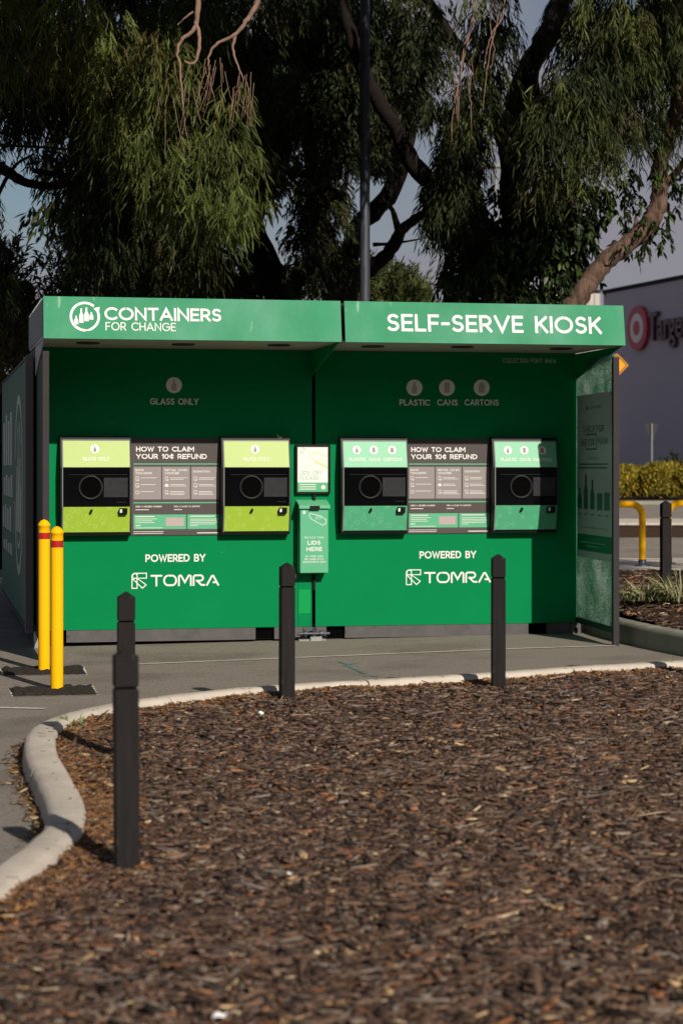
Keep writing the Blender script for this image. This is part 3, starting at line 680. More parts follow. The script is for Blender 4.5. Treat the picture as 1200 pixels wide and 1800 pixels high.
rect(gb, wfr, aa(0.01), aa(.99), zz(.955), zz(.855), .008)
def ptext(mb, s, f0, f1, t0, t1, wt=.13): text(mb, s, wfr, aa(f0), aa(f1), zz(t1), zz(t0), wt, dz=.008)
ptext(dk, 'CHECK FOR', .17, .78, .192, .232); ptext(dk, 'THE', .10, .26, .272, .312); ptext(dk, '10c', .32, .52, .270, .314); ptext(dk, 'MARK', .60, .90, .268, .308)
ribbon(dk, [(aa(.27), zz(.245)), (aa(.57), zz(.245)), (aa(.57), zz(.335)), (aa(.27), zz(.335))], .012, wfr, .0085, closed=True)
disc(dk, wfr, aa(.30), zz(.085), .022, .008, 20, .022); ptext(dk, 'CONTAINERS', .38, .70, .075, .09); ptext(dk, 'ACCEPTED', .30, .62, .385, .398)
for r_ in range(2): rect(dk, wfr, aa(.06), aa(.92 - .05 * r_), zz(.43 + r_ * .022), zz(.422 + r_ * .022), .008)
for i, (f_, hh) in enumerate(((.08, .13), (.26, .21), (.45, .18), (.66, .10), (.86, .105))):
    cx = aa(f_); bw = (A1 - A0) * .12
    if i < 3: poly(dk, wfr, bottle(cx, zz(.70), bw, Hh * hh), .008)
    else: rect(dk, wfr, cx - bw * .6, cx + bw * .6, zz(.70), zz(.70 - hh), .008)
    rect(dk, wfr, cx - bw * .4, cx + bw * .4, zz(.735), zz(.729), .008)
rect(dk, wfr, aa(.06), aa(.9), zz(.813), zz(.810), .008)
dk.build('poster_print', mat('poster_green', (.02, .12, .07), .5, .4), ps); gbo = gb.build('poster_band', mat('poster_band', (.006, .13, .06), .5, .4), ps)
wt_ = MB(); text(wt_, 'NOT ACCEPTED', wfr, aa(.24), aa(.64), zz(.887), zz(.874), .14, dz=.010)
for r_ in range(2): rect(wt_, wfr, aa(.10 + .2 * r_), aa(.82 - .2 * r_), zz(.905 + .022 * r_), zz(.899 + .022 * r_), .010)
wt_.build('band_print', M['mint'], ps)
for a_ in (A0 + .02, A1 - .02):
    for z__ in (zt_ - .02, zb_ + .02):
        q = MB(); disc(q, wfr, a_, z__, .010, .011, 12); q.build('poster_fixing', M['charcoal'], ps)

# ------------------------------------------------------------------ deposit machines (built into the units)
def terminal(root, ox, pxc, kind):
    X = kpl(pxc, 855, -.1)[0] - ox; z0, z1 = .955, 1.765; hw = .297
    h = MB(); zc0, zc1 = 1.187, 1.524
    h.prism([(X - hw - .012, -.002, z0 - .022), (X - hw - .012, -.090, z0 - .022), (X - hw - .012, -.138, zc0), (X - hw - .012, -.138, zc1), (X - hw - .012, -.084, z1 + .034), (X - hw - .012, -.002, z1 + .036)], (2 * hw + .020, 0, 0))
    T = h.build('deposit_machine', M['black'], root)
    def sl(za, ya, zb, yb):                                         # frame on a sloping face
        return lambda a, b, d: Vector((X + a, ya + (b - za) / (zb - za) * (yb - ya) - d, b))
    fh = sl(zc1, -.140, z1, -.090); fl = sl(z0, -.098, zc0, -.140); fm = sl(zc0, -.139, zc1, -.139)
    lime = kind == 'GLASS'
    def plate(name, fr, x0, x1, za, zb, m, d=.004):
        q = MB(); a = [fr(x0, za, d), fr(x1, za, d), fr(x1, zb, d), fr(x0, zb, d)]; q.prism(a, (0, .004 + .0, 0)); return q.build(name, m, T)
    plate('header_panel', fh, -hw + .012, hw - .006, zc1 + .005, z1 - .006, M['lime_head' if lime else 'mint_head'])
    q = MB()
    for x0, x1, za, zb in ((-hw + .002, -hw + .010, z0, z1), (hw - .004, hw - .001, z0, z1)):
        for fr_, a, b in ((fl, z0, zc0), (fm, zc0, zc1), (fh, zc1, z1)): q.quad(fr_(x0, a, .006), fr_(x1, a, .006), fr_(x1, b, .006), fr_(x0, b, .006))
    q.quad(fh(-hw + .010, z1 - .004, .007), fh(hw - .004, z1 - .004, .007), fh(hw - .004, z1 + .004, .007), fh(-hw + .010, z1 + .004, .007))
    q.build('edge_trim', M['trim'], T)
    plate('glass_front', fm, -hw + .012, hw - .006, zc0 + .005, zc1 - .001, M['gloss'])
    plate('lower_panel', fl, -hw + .012, hw - .006, z0 + .008, zc0 - .004, M['lime_panel' if lime else 'mint_panel'])
    # intake: ring standing proud of the glass, dark throat
    cx, cz, r = -.05, 1.352, .108
    q = MB(); prof = [(r * .80, -.002), (r * .84, .014), (r * .97, .016), (r, .002)]; nn = 40
    vs = [fm(cx + rr * math.cos(2 * math.pi * i / nn), cz + rr * math.sin(2 * math.pi * i / nn), .005 + dd) for rr, dd in prof for i in range(nn)]
    q.add(vs, [(j * nn + i, j * nn + (i + 1) % nn, (j + 1) * nn + (i + 1) % nn, (j + 1) * nn + i) for j in range(3) for i in range(nn)], True); q.build('intake_ring', M['ring'], T)
    q = MB(); disc(q, fm, cx, cz, r * .82, .0056, 40); q.build('intake_throat', M['hole'], T)
    plate('touch_screen', fm, .065, .272, 1.268, 1.437, M['screen'], .0065)
    q = MB(); rect(q, fm, -.24, .27, 1.462, 1.465, .0065); rect(q, fm, .18, .262, 1.222, 1.226, .0065); q.build('glass_line', M['screen'], T)
    q = MB(); c = [(-.062, 1.135), (-.046, 1.165), (-.03, 1.158), (-.04, 1.128), (-.056, 1.122)]; q.prism([fl(a, b, .02) for a, b in c], (0, .016, 0)); q.build('keyhole_cover', M['black'], T)
    q = MB(); p = [fl(.195, 1.112, .03), fl(.255, 1.112, .03), fl(.268, 1.125, .03), fl(.268, 1.172, .03), fl(.20, 1.172, .03), fl(.19, 1.15, .03)]; q.prism(p, (0, .026, 0)); q.build('card_reader', M['black'], T)
    q = MB(); rect(q, fl, .203, .222, 1.132, 1.162, .031); q.build('reader_label', M['white'], T)
    wl = MB(); ic = MB()
    if lime:
        disc(wl, fh, -.01, 1.688, .038, .006); poly(ic, fh, icon_shape('GLASS', -.01, 1.688, .038), .0068); q = MB(); text(q, 'GLASS ONLY', fh, -.118, .112, 1.585, 1.617, .17, .14, .006); q.build('lettering', M['white'], T); wl.build('icon_disc', M['white'], T); ic.build('icon', M['cardgrey'], T)
    else:
        for kd, c, x0, x1 in (('PLASTIC', -.165, -.235, -.085), ('CANS', -.01, -.055, .045), ('CARTONS', .158, .072, .245)):
            wl = MB(); ic = MB(); q = MB(); disc(wl, fh, c, 1.683, .038, .006); poly(ic, fh, icon_shape(kd, c, 1.683, .038), .0068); text(q, kd, fh, x0, x1, 1.582, 1.614, .17, .14, .006); q.build('lettering', M['white'], T); wl.build('icon_disc', M['white'], T); ic.build('icon', M['cardgrey'], T)
    return X
TX = [terminal(units[0], 0, 169, 'GLASS'), terminal(units[0], 0, 450, 'GLASS'), terminal(units[1], OX[1], 658, 'PLASTIC'), terminal(units[1], OX[1], 922, 'PLASTIC')]
# "how to claim" boards between each pair
def board(root, x0, x1):
    zb, zt = .928, 1.785; fr = front(-.010); b = MB(); b.box(x0, x1, -.010, -.002, zb, zt); B = b.build('information_board', M['boardgrey'], root)
    Wd = x1 - x0; Hd = zt - zb
    # print measured on the board: x 230..382, y 770..942 of the photograph
    X = lambda p: x0 + (p - 230.) / 150.5 * Wd; Zz = lambda p: zt - (p - 769.) / 173. * Hd
    hd = MB(); text(hd, 'HOW TO CLAIM', fr, X(241), X(336), Zz(793), Zz(784), .20, .11); hd.build('board_heading', M['white'], B); hd = MB(); text(hd, 'YOUR 10c REFUND', fr, X(241), X(357), Zz(806), Zz(797), .20, .11); hd.build('board_heading', M['white'], B)
    for a, c in ((814, 816), (883, 885)): gb = MB(); rect(gb, fr, X(237), X(377), Zz(c), Zz(a), .001); gb.build('divider_bar', M['mint'], B)
    for a, c in ((237, 323), (325, 378)): gb = MB(); rect(gb, fr, X(a), X(c), Zz(931), Zz(905), .001); gb.build('info_box', M['mint'], B)
    for a, c in ((237, 282), (284, 329), (331.5, 377.5)): cg = MB(); rect(cg, fr, X(a), X(c), Zz(878), Zz(820), .001); cg.build('step_card', M['cardgrey'], B)
    pt = MB()
    for i, (xa, lines) in enumerate(((240, ('BANK', 'TRANSFER')), (288, ('RETAIL CASH', 'VOUCHER')), (335, ('DONATION',)))):
        for j, s in enumerate(lines): yy = 824 + j * 5.6 + (2.5 if len(lines) == 1 else 0); text(pt, s, fr, X(xa), X(xa + len(s) * 3.35), Zz(yy + 3.8), Zz(yy), .2, .12, .002)
        for j, yy in enumerate((841, 853, 865.5)):
            cx, cz = X(xa + 3), Zz(yy)
            if j == 2 and i == 0: ribbon(pt, arc(cx, cz, .014, .014, 0, 345), .004, fr, .002)
            elif i == 1 and j == 1: poly(pt, fr, [(cx - .016, cz - .012), (cx + .016, cz - .012), (cx + .018, cz + .004), (cx, cz + .016), (cx - .018, cz + .004)], .002)
            else: ribbon(pt, [(cx - .011, cz - .015), (cx + .011, cz - .015), (cx + .011, cz + .015), (cx - .011, cz + .015)], .004, fr, .002, closed=True); rect(pt, fr, cx - .001, cx + .016, cz - .018, cz - .010, .0024)
            for r_ in range(1 if i == 0 else (2 if j < 2 else 3)):
                zq = Zz(yy - 1.4 + r_ * 2.6); rect(pt, fr, X(xa + 8.5), X(xa + random.uniform(29, 37)), zq - .0025, zq + .0020, .002)
    for s, a, c in (('NEED A MEMBER NUMBER?', 240, 283), ('FIND A CAUSE TO SUPPORT', 303, 346.)): text(pt, s, fr, X(a), X(c), Zz(892.2), Zz(889.2), .2, .14, .002); zq = Zz(896.3); rect(pt, fr, X(a), X(a + (22 if a < 300 else 13)), zq - .003, zq + .003, .002)
    for a, c, yy in ((240, 271, 908.5), (240, 275, 912.8), (240, 268, 916), (240, 271, 919.2), (240, 248, 924.2), (240, 284, 928.6), (329.5, 370, 908.2), (329.5, 376, 913.5), (329.5, 374, 916.4), (329.5, 376, 919.3), (329.5, 371, 922.2), (329.5, 342, 925.1), (237, 286, 935.3), (237, 285, 938.4), (341, 377, 938)):
        zq = Zz(yy); hq = .0042 if yy in (908.5, 908.2, 924.2, 938) else .0024; rect(pt, fr, X(a), X(c), zq - hq, zq + hq, .002)
    pt.build('board_print', M['offwhite'], B)
    cp = MB(); rect(cp, fr, X(289.5), X(319), Zz(925.5), Zz(910.5), .002); cp.build('card_picture', M['cardpink'], B)
board(units[0], TX[0] + .299, TX[1] - .299); board(units[1], TX[2] + .299, TX[3] - .299)

# ------------------------------------------------------------------ things hung between the units
gx0 = KW + KG / 2
def hang(name, label, cat): return empty(name, k2w(gx0, 0, 0), TH, label=label, cat=cat)
ls = hang('poster_frame', 'small black framed lids poster hung above the mint lid box', 'poster')
mb = MB(); fx0, fz1 = kpl(519.5, 781, -.04); fx1, fz0 = kpl(580.5, 868, -.04); fx0 -= gx0; fx1 -= gx0
t = .018
mb.bbox(fx0, fx0 + t, -.045, -.004, fz0, fz1, .003); mb.bbox(fx1 - t, fx1, -.045, -.004, fz0, fz1, .003); mb.bbox(fx0 + t, fx1 - t, -.045, -.004, fz1 - t, fz1, .003); mb.bbox(fx0 + t, fx1 - t, -.045, -.004, fz0, fz0 + t, .003)
mb.build('frame', M['black'], ls)
mb = MB(); rect(mb, front(-.03), fx0 + t, fx1 - t, fz0 + t, fz1 - t, 0); sh = mb.build('poster_sheet', M['white'], ls)
pw, ph = fx1 - fx0 - 2 * t, fz1 - fz0 - 2 * t; PX = lambda u: fx0 + t + pw * u; PZ = lambda v_: fz0 + t + ph * v_
mb = MB(); rect(mb, front(-.03), PX(0), PX(1), PZ(0), PZ(.205), .001); mb.build('poster_band', M['mint'], sh)
pg = MB(); text(pg, 'LIDS OFF', front(-.03), PX(.07), PX(.82), PZ(.375), PZ(.465), .13, .14); text(pg, 'PLEASE', front(-.03), PX(.07), PX(.70), PZ(.262), PZ(.352), .13, .14)
M['sage'] = mat('sage_print', (.40, .62, .47), .5, .4)
ribbon(pg, [(PX(.10), PZ(.86)), (PX(.17), PZ(.97)), (PX(.25), PZ(.95)), (PX(.17), PZ(.84))], .006, front(-.03), .0015, closed=True); pg.build('poster_lettering', M['sage'], sh)
py_ = MB(); B_ = lambda P: [(PX(a), PZ(b)) for a, b in P]
ribbon(py_, B_([(.99, .52), (.62, .66), (.47, .72), (.40, .80), (.46, .87), (.58, .86), (.70, .86), (.99, .76)]), .006, front(-.03), .0015)
poly(py_, front(-.03), B_([(.99, .50), (.55, .66), (.56, .71), (.99, .58)]), .0012)
for u in (.72, .82, .92): ribbon(py_, B_([(u, .66), (u + .06, .80)]), .004, front(-.03), .002)
py_.build('bottle_print', mat('lime_print', (.70, .73, .42), .5, .4), sh)
pw_ = MB()
for v_ in (.15, .10, .05): rect(pw_, front(-.03), PX(.07), PX(.60), PZ(v_), PZ(v_ + .02), .002)
disc(pw_, front(-.03), PX(.84), PZ(.10), .02, .002); pw_.build('band_print', M['pale'], sh)
mb = MB(); mb.box(-.012, .012, -.03, -.003, kpl(553, 890)[1], fz0); mb.build('mounting_bar', M['black'], ls)
lb = hang('lid_box', 'tall mint green lid collection box with sloping lid between the two kiosks', 'collection box')
D = .15; bx0, bz1 = kpl(527.5, 889, -D); bx1, bz0 = kpl(577, 1007, -D); bx0 -= gx0; bx1 -= gx0
mb = MB(); mb.bbox(bx0, bx1, -D, -.003, bz0, bz1 - .005, .004); mb.build('box', M['mint'], lb)
mb = MB(); mb.prism([(bx0 - .012, -D - .02, bz1 - .01), (bx0 - .012, -D - .02, bz1 + .004), (bx0 - .012, -.003, bz1 + .05), (bx0 - .012, -.003, bz1 + .034)], (bx1 - bx0 + .024, 0, 0)); mb.prism([(bx0 - .012, -D - .022, bz1 - .025), (bx0 - .012, -D - .0205, bz1 - .025), (bx0 - .012, -D - .0205, bz1 + .003), (bx0 - .012, -D - .022, bz1 + .003)], (bx1 - bx0 + .024, 0, 0)); mb.build('lid', M['mint_head'], lb)
mb = MB(); cxm = (bx0 + bx1) / 2; mb.box(cxm - .045, cxm + .045, -D - .026, -D - .0225, bz1 - .035, bz1 + .0); mb.build('lid_handle', M['black'], lb)
bf = front(-D); QX = lambda u: bx0 + (bx1 - bx0) * u; QZ = lambda v_: bz0 + (bz1 - bz0) * v_
pg = MB(); text(pg, 'RECYCLE YOUR', bf, QX(.15), QX(.83), QZ(.515), QZ(.54), .16, .16); text(pg, 'LIDS', bf, QX(.26), QX(.72), QZ(.42), QZ(.48), .2, .12); text(pg, 'HERE', bf, QX(.22), QX(.78), QZ(.325), QZ(.385), .2, .12)
for i, (s, a, c) in enumerate((('SO THEY CAN', .18, .80), ('BE MADE INTO', .16, .83), ('SOMETHING NEW', .09, .90))): text(pg, s, bf, QX(a), QX(c), QZ(.235 - .042 * i), QZ(.262 - .042 * i), .17, .16)
C_ = lambda P: [(QX(a), QZ(b)) for a, b in P]
ribbon(pg, C_([(.32, .85), (.36, .89), (.45, .875), (.70, .85), (.92, .79), (.90, .73), (.80, .71), (.48, .78), (.40, .80)]), .005, bf, .0015, closed=True)
for u in (.55, .63, .71): ribbon(pg, C_([(u, .80), (u + .05, .85)]), .004, bf, .002)
disc(pg, bf, QX(.14), QZ(.90), .012, .0015, 16, .016); pg.build('box_lettering', M['white'], lb)
mb = MB(); mb.bbox(bx0 - .03, bx0 - .006, -.06, -.03, bz0 - .05, bz0 - .012, .004); mb.tube([(bx0 - .024, -.045, bz0 - .012), (bx0 - .024, -.045, bz0 + .01), (bx0 - .010, -.045, bz0 + .012), (bx0 - .006, -.045, bz0 - .012)], .003, 6); mb.build('padlock', M['rail'], lb)
mb = MB(); mb.box(-.010, .010, -.03, -.003, bz0 - .16, bz0 - .001); mb.build('mounting_bar', M['black'], lb)
tw = empty('container_clamp', k2w(gx0, -.03, 0), TH, label='worn steel clamp joining the feet of the two kiosks', cat='clamp')
mb = MB(); mb.bbox(-.15, .10, -.05, .0, -.035, -.004, .006); mb.bbox(-.05, .06, -.07, -.05, -.035, .02, .006); mb.build('clamp_plate', M['alu'], tw)
mb = MB(); mb.tube([(-.16, -.045, .045), (.13, -.045, .045)], .014, 10); mb.tube([(-.10, -.045, .045), (-.08, -.045, .045)], .028, 8); mb.tube([(.04, -.045, .045), (.06, -.045, .045)], .028, 8); mb.tube([(-.01, -.045, .0), (-.01, -.045, .10)], .012, 8); mb.build('clamp_bolt', M['galv'], tw)

# ------------------------------------------------------------------ bollards
def make_bollard():
    r = empty('bollard', (0, 0, 0)); s = .0445
    mb = MB(); mb.bbox(-s, s, -s, s, -.15, .698, .006); mb.build('post', M['bollard'], r)
    mb = MB(); mb.box(-s + .007, s - .007, -s + .007, s - .007, .699, .707); mb.build('groove', M['hole'], r)
    mb = MB(); b = .006
    z0, z1, z2 = .708, .822, .85
    P = [(-s + b, -s), (s - b, -s), (s, -s + b), (s, s - b), (s - b, s), (-s + b, s), (-s, s - b), (-s, -s + b)]
    mb.add([(x, y, z0) for x, y in P] + [(x, y, z1) for x, y in P] + [(x * .12, y * .12, z2) for x, y in P], [(j * 8 + i, j * 8 + (i + 1) % 8, (j + 1) * 8 + (i + 1) % 8, (j + 1) * 8 + i) for j in range(2) for i in range(8)] + [list(range(16, 24))])
    mb.build('cap', M['bollard'], r); return r
B0 = make_bollard()
bspec = [((223, 1531), BED, 12, 1140, 'nearest black square bollard, blurred, beside the curved end of the kerb'),
         ((221, 1338), BED, 9, 1040, 'black square bollard mostly hidden behind the nearest bollard'),
         ((504, 1231), BED, 14, 989, 'black square bollard in the mulch in front of the mint lid box'),
         ((875, 1211), BED, 3, 974, 'black square bollard in the mulch overlapping the end of the maker wordmark'),
         ((1218, 1189), BED, 6, 960, 'black square bollard just past the right edge of the picture'),
         ((1169, 1054), .30, 8, 880, 'black square bollard in the raised bed to the right of the glazed screen')]
for i, ((px, py), h, rz, topy, lab) in enumerate(bspec):
    o = B0 if i == 0 else copy_tree(B0); p = at(px, py, h)
    o.location = p; o.rotation_euler = (R(random.uniform(-.5, .5)), R(random.uniform(-.4, .4)), R(rz)); hh = (py - topy) / F * p.y
    o.scale = (1, 1, hh / .85); tag(o, lab, 'bollard', 'black square plastic bollards')
bp = []
for (px, py), h, rz, topy, lab in bspec[:5]:
    p = at(px, py, h)
    for _ in range(170): a = random.uniform(0, 6.283); q = .055 + abs(random.gauss(0, .045)); bp.append((p.x + q * math.cos(a), p.y + q * math.sin(a), p.z + max(0, .03 - .25 * (q - .055)) * random.random()))
n = len(bp); o = chips('banked_mulch', np.array(bp), rng.uniform(.015, .06, n), rng.uniform(.005, .016, n), rng.uniform(.002, .006, n), pal(n, browns, [30, 28, 16, 11, 7, 14, 2, 1]), up=.5); tag(o, kind='stuff')
def make_yb():
    r = empty('safety_bollard', (0, 0, 0)); rr = .0445
    h = 1.17
    mb = MB(); mb.lathe([(rr, -.1), (rr, h - .152)], 28); mb.build('post', M['yellow'], r)
    mb = MB(); mb.lathe([(rr + .0006, h - .152), (rr + .0006, h - .102)], 28); mb.build('reflective_band', M['red'], r)
    mb = MB(); mb.lathe([(rr, h - .102), (rr, h - .055), (rr + .003, h - .053), (rr + .003, h - .04), (rr - .004, h - .028), (rr * .6, h - .010), (.004, h)], 28); mb.build('cap', M['yellow'], r); return r
Y0 = make_yb()
for i, ((px, py), topy, lab) in enumerate((((100.5, 1211), 925, 'yellow round bollard with red band, the nearer of the two'), ((78, 1178), 913, 'yellow round bollard with red band, the farther of the two'))):
    o = Y0 if i == 0 else copy_tree(Y0); p = at(px, py, .008); o.location = p; hh = (py - topy) / F * p.y; o.scale = (1, 1, hh / 1.17); tag(o, lab, 'bollard', 'yellow bollards in asphalt patches')

# ------------------------------------------------------------------ right-hand bed, roads, hoops
kr = [Vector(p) for p in ((1.25, 26.5, 0), (1.62, 23.2, 0), (2.05, 20.6, 0), (2.236, 19.4, 0), (2.42, 17.97, 0), (2.76, 16.6, 0), (3.25, 15.35, 0), (4.2, 14.9, 0), (6.0, 15.6, 0))]
krl = catmull(kr, 6)
kerb('kerb', krl, .17, .185, M['concrete_old'], side=1, r=.035, phase=1.3)
bedr = inset(krl, .15)
def rz_(x, y): return .15 + .17 * max(0, min(1, (y - 16.8) / 2.2)) * max(0, min(1, (26.6 - y) / 3)) * max(0, min(1, (x - 2.1) / .8)) + random.uniform(-.012, .012)
rp_ = np.array([(p.x, p.y) for p in bedr] + [(9, 16), (9, 26.6)])
gx_, gy_ = np.meshgrid(np.arange(1.0, 9, .08), np.arange(14.8, 26.7, .08)); pts = np.stack([gx_.ravel(), gy_.ravel()], 1); ins = inside(rp_, pts).reshape(gx_.shape)
Zr = np.array([rz_(x, y) for x, y in pts]).reshape(gx_.shape); ny, nx = gx_.shape; idx = np.arange(nx * ny).reshape(ny, nx)
fm = ins[:-1, :-1] & ins[1:, 1:] & ins[1:, :-1] & ins[:-1, 1:]
q = np.stack([idx[:-1, :-1][fm], idx[:-1, 1:][fm], idx[1:, 1:][fm], idx[1:, :-1][fm]], 1); V = np.stack([gx_.ravel(), gy_.ravel(), Zr.ravel()], 1)
used = np.unique(q); remap = np.full(len(V), -1); remap[used] = np.arange(len(used))
tag(np_mesh('garden_bed', V[used], remap[q].ravel(), np.full(len(q), 4), M['soil']), kind='structure')
pp = np.stack([rng.uniform(2.0, 5.5, 16000), rng.uniform(15, 26.5, 16000)], 1); pp = pp[inside(rp_, pp)]; n = len(pp)
zz_ = np.array([rz_(x, y) for x, y in pp]) + rng.uniform(0, .02, n)
tag(chips('garden_mulch', np.stack([pp[:, 0], pp[:, 1], zz_], 1), rng.uniform(.02, .11, n), rng.uniform(.008, .025, n), rng.uniform(.003, .008, n), pal(n, browns, [30, 28, 16, 11, 7, 14, 5, 2]), up=.4), kind='stuff')
def strip(name, m, y0, y1, z, x0=-40, x1=60, th=0):
    mb = MB()
    if th: mb.box(x0, x1, y0, y1, z - th, z)
    else: mb.quad((x0, y0, z), (x1, y0, z), (x1, y1, z), (x0, y1, z))
    return tag(mb.build(name, m), kind='structure')
strip('footpath', M['concrete'], 26.8, 33.2, .06, 1.6, 60, .05)
strip('road', M['asphalt'], 33.4, 44.5, .012, 1.6, 60)
strip('island_bed', M['soil'], 44.8, 46.6, .22, 1.6, 60, .21)
strip('traffic_island', M['concrete'], 46.61, 50.5, .27, 1.6, 60, .26)
strip('far_road', M['asphalt'], 50.8, 78.0, .016, 1.6, 60)
strip('far_verge', M['soil'], 84.0, 112, .16, -10, 60, .15)
strip('far_kerb', M['concrete_old'], 83.4, 83.98, .17, -10, 60, .16)
mb = MB()
for x in np.arange(4, 40, 5.2): mb.quad((x, 38.5, .018), (x + 2.2, 38.5, .018), (x + 2.2, 38.65, .018), (x, 38.65, .018))
tag(mb.build('lane_marking', M['line']), kind='structure')
mb = MB()
for x in np.arange(6, 40, 6): mb.quad((x, 64.5, .022), (x + 3, 64.5, .022), (x + 3, 64.75, .022), (x, 64.75, .022))
tag(mb.build('lane_marking', M['line']), kind='structure')
def make_hoop():
    r = empty('hoop_barrier', (0, 0, 0)); L_ = 1.75; h = .92; rr = .05; br = .17
    path = [(0, 0, .10)] + [(0, 0, h - br)] + [(-br + br * math.cos(t), 0, h - br + br * math.sin(t)) for t in [math.pi / 2 * i / 6 for i in range(1, 7)]]
    path += [(-L_ + br - br * math.sin(t), 0, h - br + br * math.cos(t)) for t in [math.pi / 2 * i / 6 for i in range(0, 7)]] + [(-L_, 0, .10)]
    mb = MB(); mb.tube(path, rr, 14); mb.build('hoop', M['yellow'], r)
    for x in (0, -L_):
        mb = MB(); mb.lathe([(.058, .10), (.058, .02), (.11, .018), (.11, 0)], 16, (x, 0, 0)); mb.build('foot', M['galv'], r)
    return r
h0 = make_hoop(); p = at(1128, 995, .06); h0.location = p; h0.rotation_euler[2] = R(-6); tag(h0, 'yellow steel hoop barrier whose bent end shows beside the glazed screen', 'barrier', 'yellow hoop barriers')
h1 = copy_tree(h0); h1.location = (p.x + 2.25, p.y + .6, .06); tag(h1, 'yellow hoop barrier at the right edge behind the black bollard', 'barrier')

# ------------------------------------------------------------------ plants, generic leaf builder
def leaves(base, dirv, ln, wd, bend, col, roll=None):
    """n narrow leaves: base (n,3), unit dir (n,3), length, half width, bend towards the ground"""
    n = len(base); d2 = dirv + np.array([0, 0, -1.]) * bend[:, None]; d2 /= np.linalg.norm(d2, axis=1)[:, None]
    rv = rng.normal(0, 1, (n, 3)); s = np.cross(dirv, rv); s /= np.linalg.norm(s, axis=1)[:, None]
    m1 = base + dirv * (ln * .35)[:, None]; m2 = m1 + (dirv + d2) * (.5 * ln * .35)[:, None]; tip = m2 + d2 * (ln * .35)[:, None]
    sw = s * wd[:, None]
    V = np.stack([base, m1 - sw, m1 + sw, m2 - sw * .85, m2 + sw * .85, tip], 1).reshape(-1, 3)
    f = np.array([0, 1, 2, 1, 3, 4, 2, 3, 5, 4]); I = ((np.arange(n) * 6)[:, None] + f).ravel()
    return V, I, np.tile([3, 4, 3], n), np.repeat(col, 6, 0)
def join(parts):
    V = []; I = []; L_ = []; C_ = []; b = 0
    for v, i, l, c in parts: V.append(v); I.append(i + b); L_.append(l); C_.append(c); b += len(v)
    return np.concatenate(V), np.concatenate(I), np.concatenate(L_), np.concatenate(C_)
def unit(v): return v / np.linalg.norm(v, axis=1)[:, None]
def drape(C, rad, nst, lpl, ll, lw, stl, palette, wts, droop=1.0):
    """hanging sprigs: clump centres C (m,3), radius, strands per clump, leaves per strand"""
    m = len(C); S = np.repeat(C, nst, 0); rr = np.repeat(rad, nst); n = len(S)
    off = unit(rng.normal(0, 1, (n, 3))) * (rng.uniform(.15, 1, n) ** .5 * rr)[:, None] * np.array([1, 1, .75])
    st = S + off; out_ = unit(off * np.array([1, 1, .2]) + rng.normal(0, .02, (n, 3)))
    L_ = rng.uniform(.5, 1.1, n) * np.repeat(stl, nst)
    tint = pal(m, palette, wts); tint = np.repeat(tint, nst, 0) * rng.uniform(.75, 1.3, (n, 1))
    t = (np.arange(lpl) + rng.uniform(0, 1, (n, lpl))) / lpl
    P = st[:, None, :] + out_[:, None, :] * (L_[:, None] * .35 * np.sin(t * 1.5))[:, :, None] + np.array([0, 0, -1.]) * (L_[:, None] * (t * .35 + t * t * .65) * droop)[:, :, None]
    dn = np.stack([rng.normal(0, .38, (n, lpl)), rng.normal(0, .38, (n, lpl)), -np.ones((n, lpl)) * droop + .15 + rng.normal(0, .18, (n, lpl))], 2) + out_[:, None, :] * .35
    P = P.reshape(-1, 3); dn = unit(dn.reshape(-1, 3)); N = len(P)
    c = np.repeat(tint, lpl, 0) * rng.uniform(.8, 1.25, (N, 1))
    return leaves(P, dn, rng.uniform(.65, 1.25, N) * ll, rng.uniform(.75, 1.2, N) * lw, rng.uniform(.1, .9, N), c)
def fill(regions, gaps, zr, n, below=0, pad=0):
    """clump centres scattered through ellipses (photo pixels) over a depth range, leaving gaps"""
    out = []; A = np.array([r[2] * r[3] for r in regions], float); A /= A.sum(); tries = 0
    while len(out) < n and tries < n * 30:
        tries += 1; k = rng.choice(len(regions), p=A); cx, cy, rx, ry = regions[k]; a = rng.uniform(0, 2 * np.pi); q = math.sqrt(rng.uniform(0, 1))
        px, py = cx + rx * q * math.cos(a), cy + ry * q * math.sin(a)
        if any(((px - g_[0]) / (g_[2] + pad)) ** 2 + ((py + dq - g_[1]) / (g_[3] + pad)) ** 2 < 1 for g_ in gaps for dq in (0, below, below + 45)): continue
        out.append(tuple(atY(px, py, rng.uniform(*zr))))
    return np.array(out)
def limb(mb, pts, Y, r0, r1, n=10, wob=.03):
    P = [atY(x, y, Y if not hasattr(Y, '__len__') else Y[i]) for i, (x, y) in enumerate(pts)]; P = catmull(P, 5); m = len(P)
    P = [p + Vector((random.gauss(0, wob), random.gauss(0, wob), 0)) * (r0 * 2) for p in P]
    mb.tube(P, [(r0 + (r1 - r0) * i / (m - 1)) * random.uniform(.92, 1.08) for i in range(m)], n)
GAPS = [(28, 335, 40, 30), (72, 500, 26, 14), (462, 440, 10, 18), (520, 330, 8, 10), (1130, 440, 90, 95), (1165, 300, 45, 60), (790, 85, 18, 34), (800, 170, 8, 20), (690, 440, 26, 30), (760, 470, 34, 40), (870, 350, 14, 40), (615, 350, 10, 16), (910, 195, 14, 24), (1075, 470, 30, 40), (1190, 130, 14, 40)]
TRUNKS = [(905, 300, 26, 90), (935, 110, 30, 60), (470, 470, 34, 60), (680, 420, 70, 60), (840, 370, 18, 60), (740, 290, 40, 30), (1105, 400, 70, 50), (1160, 290, 30, 80)]
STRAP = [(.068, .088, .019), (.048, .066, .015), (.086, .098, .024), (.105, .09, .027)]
DARK = [(.031, .041, .014), (.022, .030, .011), (.046, .045, .015)]  # darker leaf tints, also carrying the shade of rear clumps in the colour
